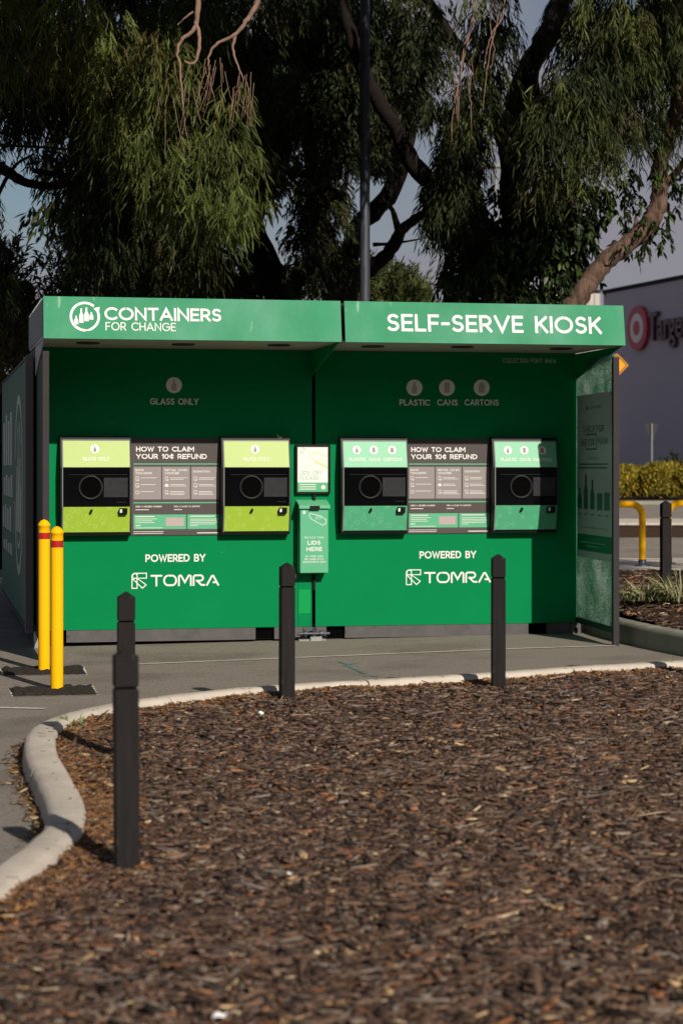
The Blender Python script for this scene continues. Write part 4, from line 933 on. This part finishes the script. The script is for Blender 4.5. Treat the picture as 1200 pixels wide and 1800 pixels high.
lit_px = [(345, 40, 19.7), (425, 50, 19.7), (330, 110, 19.7), (400, 100, 19.7), (820, 120, 21), (850, 60, 21), (560, 120, 25), (620, 300, 25), (690, 150, 25), (900, 450, 24), (1000, 420, 24), (960, 480, 24), (330, 130, 20.8), (400, 200, 20.6), (230, 130, 21.0), (330, 270, 20.5), (400, 290, 20.4), (330, 340, 20.6), (400, 400, 20.5), (250, 440, 21), (1010, 100, 21.3), (1050, 190, 21.3), (1110, 50, 21.3), (860, 150, 21.5), (760, 400, 22.0), (1090, 340, 22), (480, 300, 22), (1140, 340, 23)]
lit_pts = np.array([tuple(atY(*p)) for p in lit_px]); sv = np.array(sunv)
def shade_layer(n, x0, x1, y0, y1, z0, z1, keep=.75):
    P = np.stack([rng.uniform(x0, x1, n), rng.uniform(y0, y1, n), rng.uniform(z0, z1, n)], 1)
    P = P[(P[:, 2] > H + (HY + 40) / F * P[:, 1] + .7) & (P[:, 2] > 4.75 + .68 * (16.5 - P[:, 1]))]   # unseen clumps added above the picture to shade the crowns below
    ok = np.ones(len(P), bool)
    for q in lit_pts:  # added shade left open along the sun's path to these points
        v = P - q; tpar = v @ sv; d = np.linalg.norm(v - tpar[:, None] * sv, axis=1); ok &= ~((d < keep) & (tpar > 0))
    return P[ok]
def tree(name, label, base, crown_parts, limbs, bark, leafm, twigs=None, group='trees behind the kiosks'):
    r = empty(name, base, label=label, cat='tree', group=group); off = -Vector(base)
    mb = MB(); limbs(mb); mb.v = [tuple(Vector(v) + off) for v in mb.v]; mb.build('trunk', bark, r)
    V, I, L_, C_ = join(crown_parts); np_mesh('crown', V + np.array(off), I, L_, leafm, C_, r)
    if twigs:
        tb = MB(); twigs(tb); tb.v = [tuple(Vector(v) + off) for v in tb.v]; tb.build('bare_branches', M['twig'], r)
    return r
# --- left weeping tree
regA = [(330, 90, 100, 110), (390, 250, 60, 110), (230, 110, 110, 120), (310, 280, 60, 80), (400, 350, 42, 40), (90, 40, 110, 80), (90, 200, 60, 50), (250, 390, 36, 36)]
regB = [(150, 80, 260, 190), (250, 270, 220, 160), (200, 400, 190, 80), (30, 450, 110, 60), (-60, 200, 140, 330), (430, 60, 110, 140), (60, 520, 90, 40)]
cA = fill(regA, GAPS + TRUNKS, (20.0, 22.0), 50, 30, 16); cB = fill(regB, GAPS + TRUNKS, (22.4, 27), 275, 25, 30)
shA = shade_layer(640, -9.5, 2.0, 11.5, 22.5, 6.0, 10.5)
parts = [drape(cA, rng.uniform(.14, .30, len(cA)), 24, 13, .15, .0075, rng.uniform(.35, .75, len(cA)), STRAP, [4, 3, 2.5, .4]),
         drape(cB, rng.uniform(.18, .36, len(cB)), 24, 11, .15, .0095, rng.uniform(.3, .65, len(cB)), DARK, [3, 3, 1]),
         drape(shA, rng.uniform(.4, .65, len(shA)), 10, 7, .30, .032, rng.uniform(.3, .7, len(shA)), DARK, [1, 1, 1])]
def lA(mb):
    limb(mb, [(505, 860), (500, 640), (492, 530), (465, 460), (440, 400), (410, 250), (380, 90), (370, -60)], 25.5, .24, .10)
    limb(mb, [(478, 495), (425, 500), (380, 470), (300, 400), (200, 330), (60, 300)], [25.3, 25, 24.6, 24, 23.5, 23], .14, .03)
    limb(mb, [(-40, 270), (10, 300), (50, 322), (110, 325), (190, 300)], 23.4, .075, .03); limb(mb, [(0, 255), (60, 258), (120, 262)], 23, .02, .01); limb(mb, [(-30, 400), (20, 300), (60, 270)], 23.6, .03, .012)
    limb(mb, [(410, 250), (330, 120), (240, 20), (200, -60)], [25, 24, 22.5, 21.5], .09, .03); limb(mb, [(440, 400), (500, 260), (540, 100), (560, -40)], 25.4, .11, .04)
    limb(mb, [(530, 340), (570, 360), (600, 390)], 25.2, .03, .012); limb(mb, [(480, 500), (540, 470), (590, 400), (610, 300)], 25.5, .08, .03)
def tA(mb):
    limb(mb, [(352, -40), (347, 15), (342, 50), (322, 68), (313, 90), (318, 130), (322, 190)], 19.7, .030, .006, 7, .1); limb(mb, [(342, 38), (350, 60), (347, 100), (338, 112), (325, 108)], 19.7, .022, .010, 7, .1)
    limb(mb, [(458, -40), (450, 8), (432, 38), (412, 62), (383, 76), (368, 95), (365, 115)], 19.7, .030, .008, 7, .1); limb(mb, [(414, 60), (409, 85), (418, 115), (428, 140)], 19.7, .017, .005, 7, .1)
    limb(mb, [(340, 20), (325, 32), (312, 44)], 19.7, .012, .005, 6, .1)
    for _ in range(38):
        x, y = random.choice([(322, 150), (338, 115), (367, 110), (428, 135), (418, 115)]); x += random.gauss(0, 14); y += random.uniform(-10, 45); l = random.uniform(25, 100); dx = random.uniform(-30, 30); limb(mb, [(x, y), (x + dx * .4, y + l * .5), (x + dx, y + l)], random.uniform(19.5, 20.1), .0036, .0014, 5, .2)
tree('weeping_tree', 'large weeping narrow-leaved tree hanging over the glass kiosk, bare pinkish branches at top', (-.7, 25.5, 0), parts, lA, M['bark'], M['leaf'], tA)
# --- centre tree
regC = [(560, 90, 120, 130), (560, 250, 110, 110), (640, 60, 130, 120), (700, 200, 120, 130), (590, 400, 90, 80), (690, 330, 100, 70), (520, 470, 60, 40)]
cC = fill(regC, GAPS + TRUNKS, (24.5, 29), 330, 15, 16)
shC = shade_layer(340, -2.0, 4.5, 11.5, 22.5, 6.2, 10.5)
parts = [drape(cC, rng.uniform(.14, .34, len(cC)), 26, 9, .10, .0105, rng.uniform(.2, .42, len(cC)), DARK + [(.05, .05, .014)], [3, 3, 1, .7], .8),
         drape(shC, rng.uniform(.4, .65, len(shC)), 10, 7, .30, .032, rng.uniform(.3, .7, len(shC)), DARK, [1, 1, 1])]
def lC(mb):
    limb(mb, [(596, 860), (596, 640), (602, 500), (606, 470)], 28.5, .26, .20); limb(mb, [(604, 490), (650, 472), (685, 440), (705, 405), (730, 385), (748, 372)], 28.3, .13, .05)
    limb(mb, [(606, 480), (630, 400), (690, 330), (720, 200), (700, 60), (690, -50)], 28.4, .16, .06); limb(mb, [(700, 410), (690, 370), (668, 345)], 28.2, .05, .02)
    limb(mb, [(600, 470), (560, 380), (545, 250), (560, 100), (570, -40)], 28.6, .12, .05); limb(mb, [(655, 430), (690, 428), (740, 420)], 28.2, .03, .01); limb(mb, [(560, 330), (590, 345), (600, 360)], 28.3, .03, .012)
tree('shade_tree', 'dark many-limbed tree behind the lamp post at the middle, curved bare limb low down', (0, 28.5, 0), parts, lC, M['bark'], M['leaf'])
# --- right upright tree with narrow leaves
regD = [(1000, 70, 150, 90), (1030, 170, 100, 100), (870, 60, 110, 90), (850, 200, 70, 80), (1130, 30, 110, 80), (990, 250, 90, 50), (950, 150, 70, 60)]
cD = fill(regD, GAPS + TRUNKS, (21.0, 24.5), 112, 25, 20); regD2 = [(820, 330, 50, 80), (840, 420, 40, 50), (780, 360, 35, 70), (770, 250, 60, 80)]
cD2 = fill(regD2, GAPS + TRUNKS, (23, 25.5), 60, 25, 12); shD = shade_layer(450, 0.5, 10.5, 11.5, 22.5, 6.2, 10.5)
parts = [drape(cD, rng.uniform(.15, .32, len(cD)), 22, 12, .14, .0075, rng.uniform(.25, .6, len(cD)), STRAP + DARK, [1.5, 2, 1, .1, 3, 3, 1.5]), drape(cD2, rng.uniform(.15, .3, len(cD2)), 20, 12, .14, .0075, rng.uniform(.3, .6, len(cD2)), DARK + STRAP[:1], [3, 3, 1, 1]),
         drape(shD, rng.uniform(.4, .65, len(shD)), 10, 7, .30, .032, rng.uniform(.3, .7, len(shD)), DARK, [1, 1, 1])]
def lD(mb):
    limb(mb, [(898, 860), (902, 640), (904, 520), (906, 400), (900, 280), (903, 215), (930, 120), (972, 40), (1000, -60)], 25.0, .215, .12)
    limb(mb, [(898, 470), (868, 420), (850, 400), (838, 360), (835, 330), (842, 300)], 24.8, .11, .05); limb(mb, [(890, 440), (800, 350), (735, 300), (690, 220), (640, 130), (610, 40), (600, -40)], [24.9, 24.7, 24.5, 24.3, 24.1, 24, 24], .13, .06)
    limb(mb, [(903, 290), (880, 240), (850, 140), (790, 60), (740, -20)], 25, .10, .05); limb(mb, [(925, 140), (955, 190), (975, 260), (985, 300)], 25, .05, .02); limb(mb, [(910, 330), (940, 260), (945, 180), (935, 110)], 25.3, .06, .03); limb(mb, [(880, 245), (905, 210), (912, 180)], 24.8, .03, .012)
    limb(mb, [(800, 80), (830, 100), (870, 90), (900, 40)], 24.8, .05, .02)
def tD(mb):
    for x0, x1, y1 in ((838, 790, 270), (880, 848, 190), (868, 862, 120), (888, 850, 120), (835, 800, 200)): limb(mb, [(x0, -40), (x0 - 6, 30), ((x0 + x1) / 2 - 3, y1 * .45), (x1 + 6, y1 * .72), (x1, y1)], 21.0, .009, .003, 6, .25)
    for _ in range(12):
        x, y = random.uniform(785, 830), random.uniform(90, 200); l = random.uniform(30, 70); limb(mb, [(x, y), (x + random.uniform(-6, 6), y + l)], random.uniform(20.8, 21.2), .004, .0015, 5, .2)
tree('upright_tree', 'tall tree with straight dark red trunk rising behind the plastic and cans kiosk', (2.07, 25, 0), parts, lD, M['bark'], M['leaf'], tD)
# --- leaning tree at the far right
regE = [(1165, 120, 80, 130), (1090, 330, 40, 60), (1180, 20, 60, 60), (1150, 300, 26, 40)]
cE = fill(regE, [g_ for g_ in GAPS if g_[0] not in (1150, 1165)] + TRUNKS, (23.0, 24.2), 34, 15)
cE2 = np.array([tuple(atY(x, y, 23.6 + random.uniform(-.4, .4))) for x, y in ((1075, 330), (1095, 345), (1060, 350), (1100, 310), (1165, 300), (1175, 320), (1160, 355), (1150, 400), (1145, 420), (1075, 370), (1045, 340), (1180, 210), (1120, 390), (1110, 425))])
parts = [drape(cE, rng.uniform(.2, .4, len(cE)), 24, 12, .14, .006, rng.uniform(.3, .7, len(cE)), STRAP + DARK, [1, 2, 1, .5, 2, 2, 1]), drape(cE2, rng.uniform(.14, .24, len(cE2)), 16, 6, .095, .017, rng.uniform(.12, .25, len(cE2)), [(.045, .075, .018), (.03, .05, .014)], [2, 2], .7)]
def lE(mb):
    limb(mb, [(972, 640), (988, 570), (1018, 518), (1052, 474), (1085, 441), (1132, 404), (1152, 372), (1160, 330), (1158, 285), (1175, 235), (1186, 200), (1192, 150), (1185, 60), (1195, -40)], 23.6, .125, .075, 12, .05)
    limb(mb, [(1155, 350), (1163, 330), (1190, 300), (1215, 260)], 23.6, .06, .03); limb(mb, [(1100, 432), (1112, 405), (1118, 380)], 23.6, .03, .01); limb(mb, [(1186, 200), (1205, 170), (1230, 120)], 23.6, .07, .04); limb(mb, [(972, 640), (965, 740), (960, 860)], 23.6, .125, .16)
    limb(mb, [(1152, 285), (1120, 230), (1080, 200)], 23.6, .03, .01)
    limb(mb, [(1065, 466), (1064, 452)], 23.5, .022, .006)
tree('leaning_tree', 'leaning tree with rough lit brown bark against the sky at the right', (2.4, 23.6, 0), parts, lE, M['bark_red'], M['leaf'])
# --- broad-leaved tree, glossy leaves
regF = [(920, 400, 120, 60), (900, 480, 140, 55), (820, 480, 60, 50), (990, 420, 60, 60), (870, 520, 130, 25), (1000, 490, 25, 40), (960, 340, 70, 30)]
cF = fill(regF, [g_ for g_ in GAPS if g_[0] not in (1050,)], (23.4, 25.0), 118, 8, 6)
parts = [drape(cF, rng.uniform(.14, .28, len(cF)), 13, 6, .115, .020, rng.uniform(.15, .35, len(cF)), [(.034, .055, .018), (.025, .042, .014), (.065, .09, .022)], [3, 3, 1], .75)]
def lF(mb):
    for x, l in ((880, (840, 480)), (940, (960, 430)), (905, (900, 460)), (960, (1010, 430)), (850, (800, 470))): limb(mb, [(910, 860), (908, 640), (x, 545), l], 24.2, .05, .012)
tree('broadleaf_tree', 'glossy broad-leaved small tree crowding the base of the straight trunk', (2.1, 24.2, 0), parts, lF, M['bark'], M['leaf_gloss'])
# --- dense far trees closing the view behind
def bush(name, label, regs, zr, n, base, palette, wts, rad, ll, lw, nst=20, lpl=8, group='shrubs behind the kiosks', droop=-.5, cat='shrub'):
    c = fill(regs, GAPS, zr, n, 10, 45 if cat == 'tree' else 20); n = len(c); r = empty(name, base, label=label, cat=cat, group=group)
    V, I, L_, C_ = join([drape(c, rng.uniform(rad * .6, rad, n), nst, lpl, ll, lw, np.full(n, rad * .8), palette, wts, droop)])
    np_mesh('foliage', V - np.array(base), I, L_, M['leaf'], C_, r)
    mb = MB(); b = Vector(base)
    for k in range(7): p = Vector(c[k % n]); mb.tube([Vector((0, 0, 0)), (p - b) * .5 + Vector((0, 0, .1)), p - b], [.04, .025, .01], 6)
    mb.build('stems', M['bark'], r)
YG = [(.075, .085, .022), (.055, .062, .018), (.04, .05, .015)]
bush('olive_shrub', 'yellow-green shrub showing above the canopy beside the lamp post', [(690, 505, 60, 40), (730, 520, 40, 30), (660, 520, 40, 40)], (31, 33), 60, tuple(at(690, 990)), YG, [2, 2, 2], .4, .12, .014)
bush('sunlit_shrub', 'yellowish shrub at the left edge behind the side panel', [(20, 610, 50, 45), (0, 590, 40, 40), (-30, 640, 60, 60)], (27, 29), 50, tuple(at(0, 1000)), [(.15, .13, .035), (.10, .095, .025)], [1, 1], .4, .12, .014)
bush('dark_shrub', 'dark shrub under the weeping tree at the left', [(110, 540, 120, 60), (30, 500, 110, 50), (-60, 560, 90, 90), (300, 510, 150, 40), (450, 530, 80, 25)], (27.5, 30), 120, tuple(at(160, 990)), DARK, [1, 1, 1], .5, .13, .014)
bush('background_tree', 'dense dark tree mass far behind the weeping tree', [(200, 230, 230, 260), (330, 400, 160, 130), (460, 180, 110, 170), (180, 420, 120, 70)], (31, 35), 105, (-3.0, 33, 0), DARK, [1, 1, 1], .75, .22, .030, 20, 7, 'trees behind the kiosks', .8, 'tree')

# grass tufts and small weeds
def tuft(name, label, p, n, h, spread, palette, wts, group=None, wd=.006):
    r = empty(name, p, label=label, cat='plant', group=group); a = rng.uniform(0, 2 * np.pi, n); q = rng.uniform(.15, 1, n)
    d = unit(np.stack([np.cos(a) * q * .9, np.sin(a) * q * .9, np.ones(n)], 1)); b = np.stack([np.cos(a), np.sin(a), np.zeros(n)], 1) * rng.uniform(0, spread * .4, (n, 1))
    V, I, L_, C_ = leaves(b, d, rng.uniform(.5, 1, n) * h, np.full(n, wd), rng.uniform(.4, 2.2, n), pal(n, palette, wts)); np_mesh('blades', V, I, L_, M['straw'], C_, r); return r
ST = [(.42, .38, .22), (.30, .29, .14), (.10, .13, .05), (.06, .08, .03)]
tuft('grass_clump', 'pale strappy grass clump to the left of the bollard in the raised bed', at(1131, 1056, .31), 240, .27, .5, ST, [3, 2, 2, 2], 'strappy grass clumps', .007)
tuft('grass_clump', 'dry straw-coloured grass clump at the right edge beside the bollard', at(1198, 1058, .31), 300, .36, .42, ST, [5, 3, 1, 1], 'strappy grass clumps', .007)
tuft('grass_clump', 'small dark grass clump beside the glazed screen post', at(1108, 1052, .31), 120, .18, .35, ST, [2, 1, 3, 3], 'strappy grass clumps', .006)
tuft('weed', 'small green weed growing at the inner edge of the kerb curve', at(126, 1283, BED), 34, .15, .16, [(.16, .20, .08), (.24, .25, .12)], [2, 1], None, .009)
tuft('weed', 'green sprig at the far right edge of the mulch', at(1193, 1176, BED), 24, .15, .12, [(.10, .15, .05)], [1], None, .009)
r_ = random.Random(3)
HB = [(.38, .27, .022), (.26, .21, .026), (.12, .11, .016), (.05, .058, .013)]
hx = [11.4, 12.3, 13.0, 13.6, 14.3, 15.0]
hl = ['low yellow-green shrub mostly hidden behind the glazed screen post', 'yellow-green shrub just right of the glazed screen post, under the store wall', 'yellow-green shrub immediately left of the pole of the back-turned road sign', 'yellow-green shrub immediately right of the pole of the back-turned road sign', 'yellow-green shrub between the road sign pole and the last shrub of the row', 'last yellow-green shrub of the row, cut by the right edge']
for i, x in enumerate(hx):
    y = 89 + r_.uniform(-1.2, 1.2); n = 2600; r = empty('low_shrub', (x * 1.0, y, .2), label=hl[i], cat='shrub', group='yellow-green shrubs along the far verge'); hgt = r_.uniform(1.1, 1.4)
    a = rng.uniform(0, 2 * np.pi, n); q = np.sqrt(rng.uniform(0, 1, n)); zq = rng.uniform(0, 1, n) ** .7; ra = r_.uniform(.72, .95) * np.sqrt(np.clip(1 - zq ** 2 * .8, 0, 1)) * q
    b = np.stack([np.cos(a) * ra, np.sin(a) * ra, zq * hgt], 1); d = unit(np.stack([rng.normal(0, .5, n), rng.normal(0, .5, n), np.ones(n)], 1))
    cc = pal(n, HB, [3, 3, 2, 1]); V, I, L_, C_ = leaves(b, d, rng.uniform(.1, .3, n), np.full(n, .03), rng.uniform(0, .5, n), cc); np_mesh('foliage', V, I, L_, M['straw'], C_, r)
    mb = MB(); 
    for k in range(5): mb.tube([(0, 0, 0), (r_.uniform(-.5, .5), r_.uniform(-.5, .5), hgt * .7)], [.03, .01], 5)
    mb.build('stems', M['bark'], r)
for x, lab in ((14.95, 'dark green bush rising behind the yellow-green row near the right edge'),):
    y = 92.6; n = 900; r = empty('dark_bush', (x, y, .2), label=lab, cat='shrub'); a = rng.uniform(0, 2 * np.pi, n); q = np.sqrt(rng.uniform(0, 1, n)); zq = rng.uniform(0, 1, n)
    b = np.stack([np.cos(a) * q * 1.1, np.sin(a) * q * 1.1, zq * 2.1 * (1 - .4 * q)], 1); V, I, L_, C_ = leaves(b, unit(rng.normal(0, 1, (n, 3)) + np.array([0, 0, .8])), rng.uniform(.15, .35, n), np.full(n, .05), rng.uniform(0, .5, n), pal(n, DARK, [1, 1, 1])); np_mesh('foliage', V, I, L_, M['leaf'], C_, r)

# ------------------------------------------------------------------ lamp post, light pole, signs
p = atY(641, 0, 23.2); lp = empty('lamp_post', (p.x, 23.2, 0), label='tall grey steel lamp post behind the middle of the kiosks', cat='lamp post')
mb = MB(); mb.lathe([(.10, 0), (.10, .02), (.066, .03), (.062, 1.5), (.050, 9.2)], 20); mb.build('pole', M['galv'], lp)
mb = MB(); mb.tube([(0, 0, 9.1), (0, -.3, 9.35), (0, -1.0, 9.5)], .035, 10); mb.build('arm', M['galv'], lp)
mb = MB(); mb.bbox(-.14, .14, -1.6, -.95, 9.44, 9.56, .03); mb.build('lamp_head', M['charcoal'], lp)
p = atY(871, 300, 80); lq = empty('light_pole', (p.x, 80, 0), label='thin pale light pole far off, seen through the leaves', cat='light pole')
mb = MB(); mb.lathe([(.14, 0), (.12, 4), (.09, 13.2)], 12); mb.build('pole', M['signpole'], lq); mb = MB(); mb.bbox(-.9, .9, -.15, .15, 13.2, 13.4, .04); mb.build('lamp_head', M['signpole'], lq)
p = atY(1083, 642, 90); ds = empty('warning_sign', (p.x, 90, 0), label='amber diamond road sign half hidden by the glazed screen post', cat='sign'); zc = p.z; hd_ = .52
def rdiam(h, r, y):
    P = []
    for k in range(4): c = math.pi / 2 * k; cx, cz = (h - r * 1.414) * math.cos(c), (h - r * 1.414) * math.sin(c); P += [(cx + r * math.cos(c + a), y, zc + cz + r * math.sin(c + a)) for a in (-.78, -.4, 0, .4, .78)]
    return P
mb = MB(); mb.prism(rdiam(hd_, .06, -.02), (0, .015, 0)); sg = mb.build('sign_plate', M['amber'], ds)
mb = MB(); a = rdiam(hd_ * .90, .05, -.024); b = rdiam(hd_ * .79, .04, -.024); m_ = len(a); mb.add(a + b, [(i, (i + 1) % m_, m_ + (i + 1) % m_, m_ + i) for i in range(m_)]); mb.build('sign_border', M['black'], ds)
mb = MB(); mb.lathe([(.04, 0), (.04, zc + .4)], 10); mb.build('sign_post', M['signpole'], ds)
p = atY(1144, 760, 91); gs = empty('road_sign', (p.x, 91, .15), label='grey back of a triangular road sign on a pale post before the store wall', cat='sign'); z1 = H + (822 - 746) / F * 91 - .15; z0 = H + (822 - 777) / F * 91 - .15
mb = MB(); mb.prism([(-.33, -.03, z1), (-.28, -.03, z1 + .03), (.28, -.03, z1 + .03), (.33, -.03, z1), (.05, -.03, z0), (-.05, -.03, z0)], (0, .012, 0)); mb.build('sign_plate', mat('road_sign_back', (.055, .054, .058), .8, .05), gs)
mb = MB(); mb.lathe([(.045, 0), (.045, z1 + .04)], 10); mb.add([], []); mb.v = [(x, y - .085, z) for x, y, z in mb.v]; mb.build('sign_post', M['signpole'], gs)

# ------------------------------------------------------------------ store building
wdv = Vector((.318, -1, 0)).normalized(); c0 = Vector((460 / F * 113, 113, 0)); zt = H + 310 / F * 113; rotz = math.atan2(wdv.y, wdv.x)
st = empty('store_building', c0, rotz, label='large grey windowless store with red and white ringed sign and dark lettering', cat='building')
# local x runs along the wall towards the camera, local y points away from the wall's face side
LW = 62.
mb = MB(); mb.box(0, LW, 0, 40, -.1, zt)
i = 0
for z in np.arange(.45, zt - .3, .45):
    mb.box(.05, LW - .05, -.005, -.001, z, z + .02)                 # fine horizontal joints of the cladding
sgn = 1
wall = mb.build('wall', M['wallgrey'], st)
mb = MB(); mb.box(-.05, LW + .05, -.06, -.013, zt - .16, zt + .06); mb.build('parapet_cap', M['signgrey'], st)
def wall_at(px, py):
    o = Vector((0, 0, H)); d = Vector(((px - CX) / F, 1, -(py - HY) / F)); nw = Vector((-wdv.y, wdv.x, 0)); t = (c0 - o).dot(nw) / d.dot(nw); q = o + d * t; return (q - c0).dot(wdv), q.z
face = lambda a, b, d: Vector((a, -d, b))
cx, cz = wall_at(1126, 577); R_ = abs(wall_at(1126, 538)[1] - wall_at(1126, 616)[1]) / 2
def cyl(rad, d0, d1, m, nm, par):
    q = MB(); n = 48; v0 = [face(cx + rad * math.cos(2 * math.pi * i / n), cz + rad * math.sin(2 * math.pi * i / n), d0) for i in range(n)]; v1 = [face(cx + rad * math.cos(2 * math.pi * i / n), cz + rad * math.sin(2 * math.pi * i / n), d1) for i in range(n)]
    q.add(v0 + v1, [(i, (i + 1) % n, n + (i + 1) % n, n + i) for i in range(n)] + [list(range(n, 2 * n))]); return q.build(nm, m, par)
bs = cyl(R_, .05, .26, M['signred'], 'round_sign', st); cyl(R_ * .66, .26, .275, M['signwhite'], 'sign_ring', bs); cyl(R_ * .33, .275, .29, M['signred'], 'sign_centre', bs)
cu = bpy.data.curves.new('t', 'FONT'); cu.body = 'Target'; cu.size = 1; cu.extrude = .06; cu.offset = .012
to = bpy.data.objects.new('t', cu); COL.objects.link(to); dg = bpy.context.evaluated_depsgraph_get(); me = bpy.data.meshes.new_from_object(to.evaluated_get(dg)); bpy.data.objects.remove(to)
xs_ = [v.co.x for v in me.vertices]; capz = max(v.co.y for v in me.vertices)
xa, zc_ = wall_at(1146, 599); z_top = wall_at(1150, 549)[1]; xe = wall_at(1214, 600)[0]
s1 = (xe - xa) / (max(xs_) - min(xs_)) ; s2 = (z_top - zc_) / capz
for v in me.vertices: x, y, z = v.co; v.co = (xa + (x - min(xs_)) * s1, -.16 - z * 1.6, zc_ + y * s2)
me.materials.clear(); me.materials.append(M['signdark']); lo = bpy.data.objects.new('store_lettering', me); COL.objects.link(lo); lo.parent = st
sb = empty('store_annexe', (atY(1030, 600, 122).x - 1.5, 122, 0), label='sunlit pale block beside the grey store wall, just above the canopy corner', cat='building')
mb = MB(); zt2 = H + (822 - 514) / F * 122; mb.box(-1, 2.3, 0, 12, 0, zt2)
for k in range(9): mb.box(-.9 + k * .36, -.75 + k * .36, -.06, -.001, 0, zt2 - .1)
mb.build('wall', M['walllit'], sb)
mb = MB(); mb.box(-1.05, 2.35, -.1, 12.05, zt2 + .002, zt2 + .14); mb.build('roof_edge', M['signgrey'], sb)

# ------------------------------------------------------------------ scraps on the mulch
def scrap(px, py, w_, h_, lab):
    p = at(px, py, BED + .03); mb = MB(); n = 5
    for j in range(n + 1):
        for i in range(n + 1): mb.v.append((w_ * (i / n - .5) + random.uniform(-.004, .004), h_ * (j / n - .5), random.uniform(-.002, .003) + .005 * math.sin(i * 1.1)))
    for j in range(n):
        for i in range(n): mb.f.append([j * (n + 1) + i, j * (n + 1) + i + 1, (j + 1) * (n + 1) + i + 1, (j + 1) * (n + 1) + i]); mb.sm.append(False)
    o = mb.build('paper_scrap', M['paper']); o.location = p; o.rotation_euler = (R(random.uniform(10, 35)), R(random.uniform(-15, 15)), R(random.uniform(-30, 30))); tag(o, lab, 'litter', 'paper scraps on the mulch')
scrap(459, 1253, .032, .022, 'crumpled white paper scrap lying on the mulch near the middle bollard'); scrap(386, 1785, .034, .022, 'white paper scrap at the very front of the mulch'); scrap(508, 1535, .014, .010, 'tiny white scrap in the mid foreground mulch')

# ------------------------------------------------------------------ the belt of trees across the car park, behind the photographer (mirrored in the machines' glass)
n = 900; bx = rng.uniform(-45, 45, n); by = rng.uniform(-24, -17, n); top = 9.5 + 2.2 * np.sin(bx * .35) + 1.2 * np.sin(bx * .9 + 1); bz = rng.uniform(.6, 1, n) * rng.uniform(.05, 1, n) ** .6 * top
V, I, L_, C_ = join([drape(np.stack([bx, by, bz], 1), rng.uniform(.9, 1.6, n), 14, 6, .55, .16, np.full(n, 1.2), DARK, [1, 1, 1])])
tag(np_mesh('tree_belt', V, I, L_, M['leaf'], C_), kind='stuff')
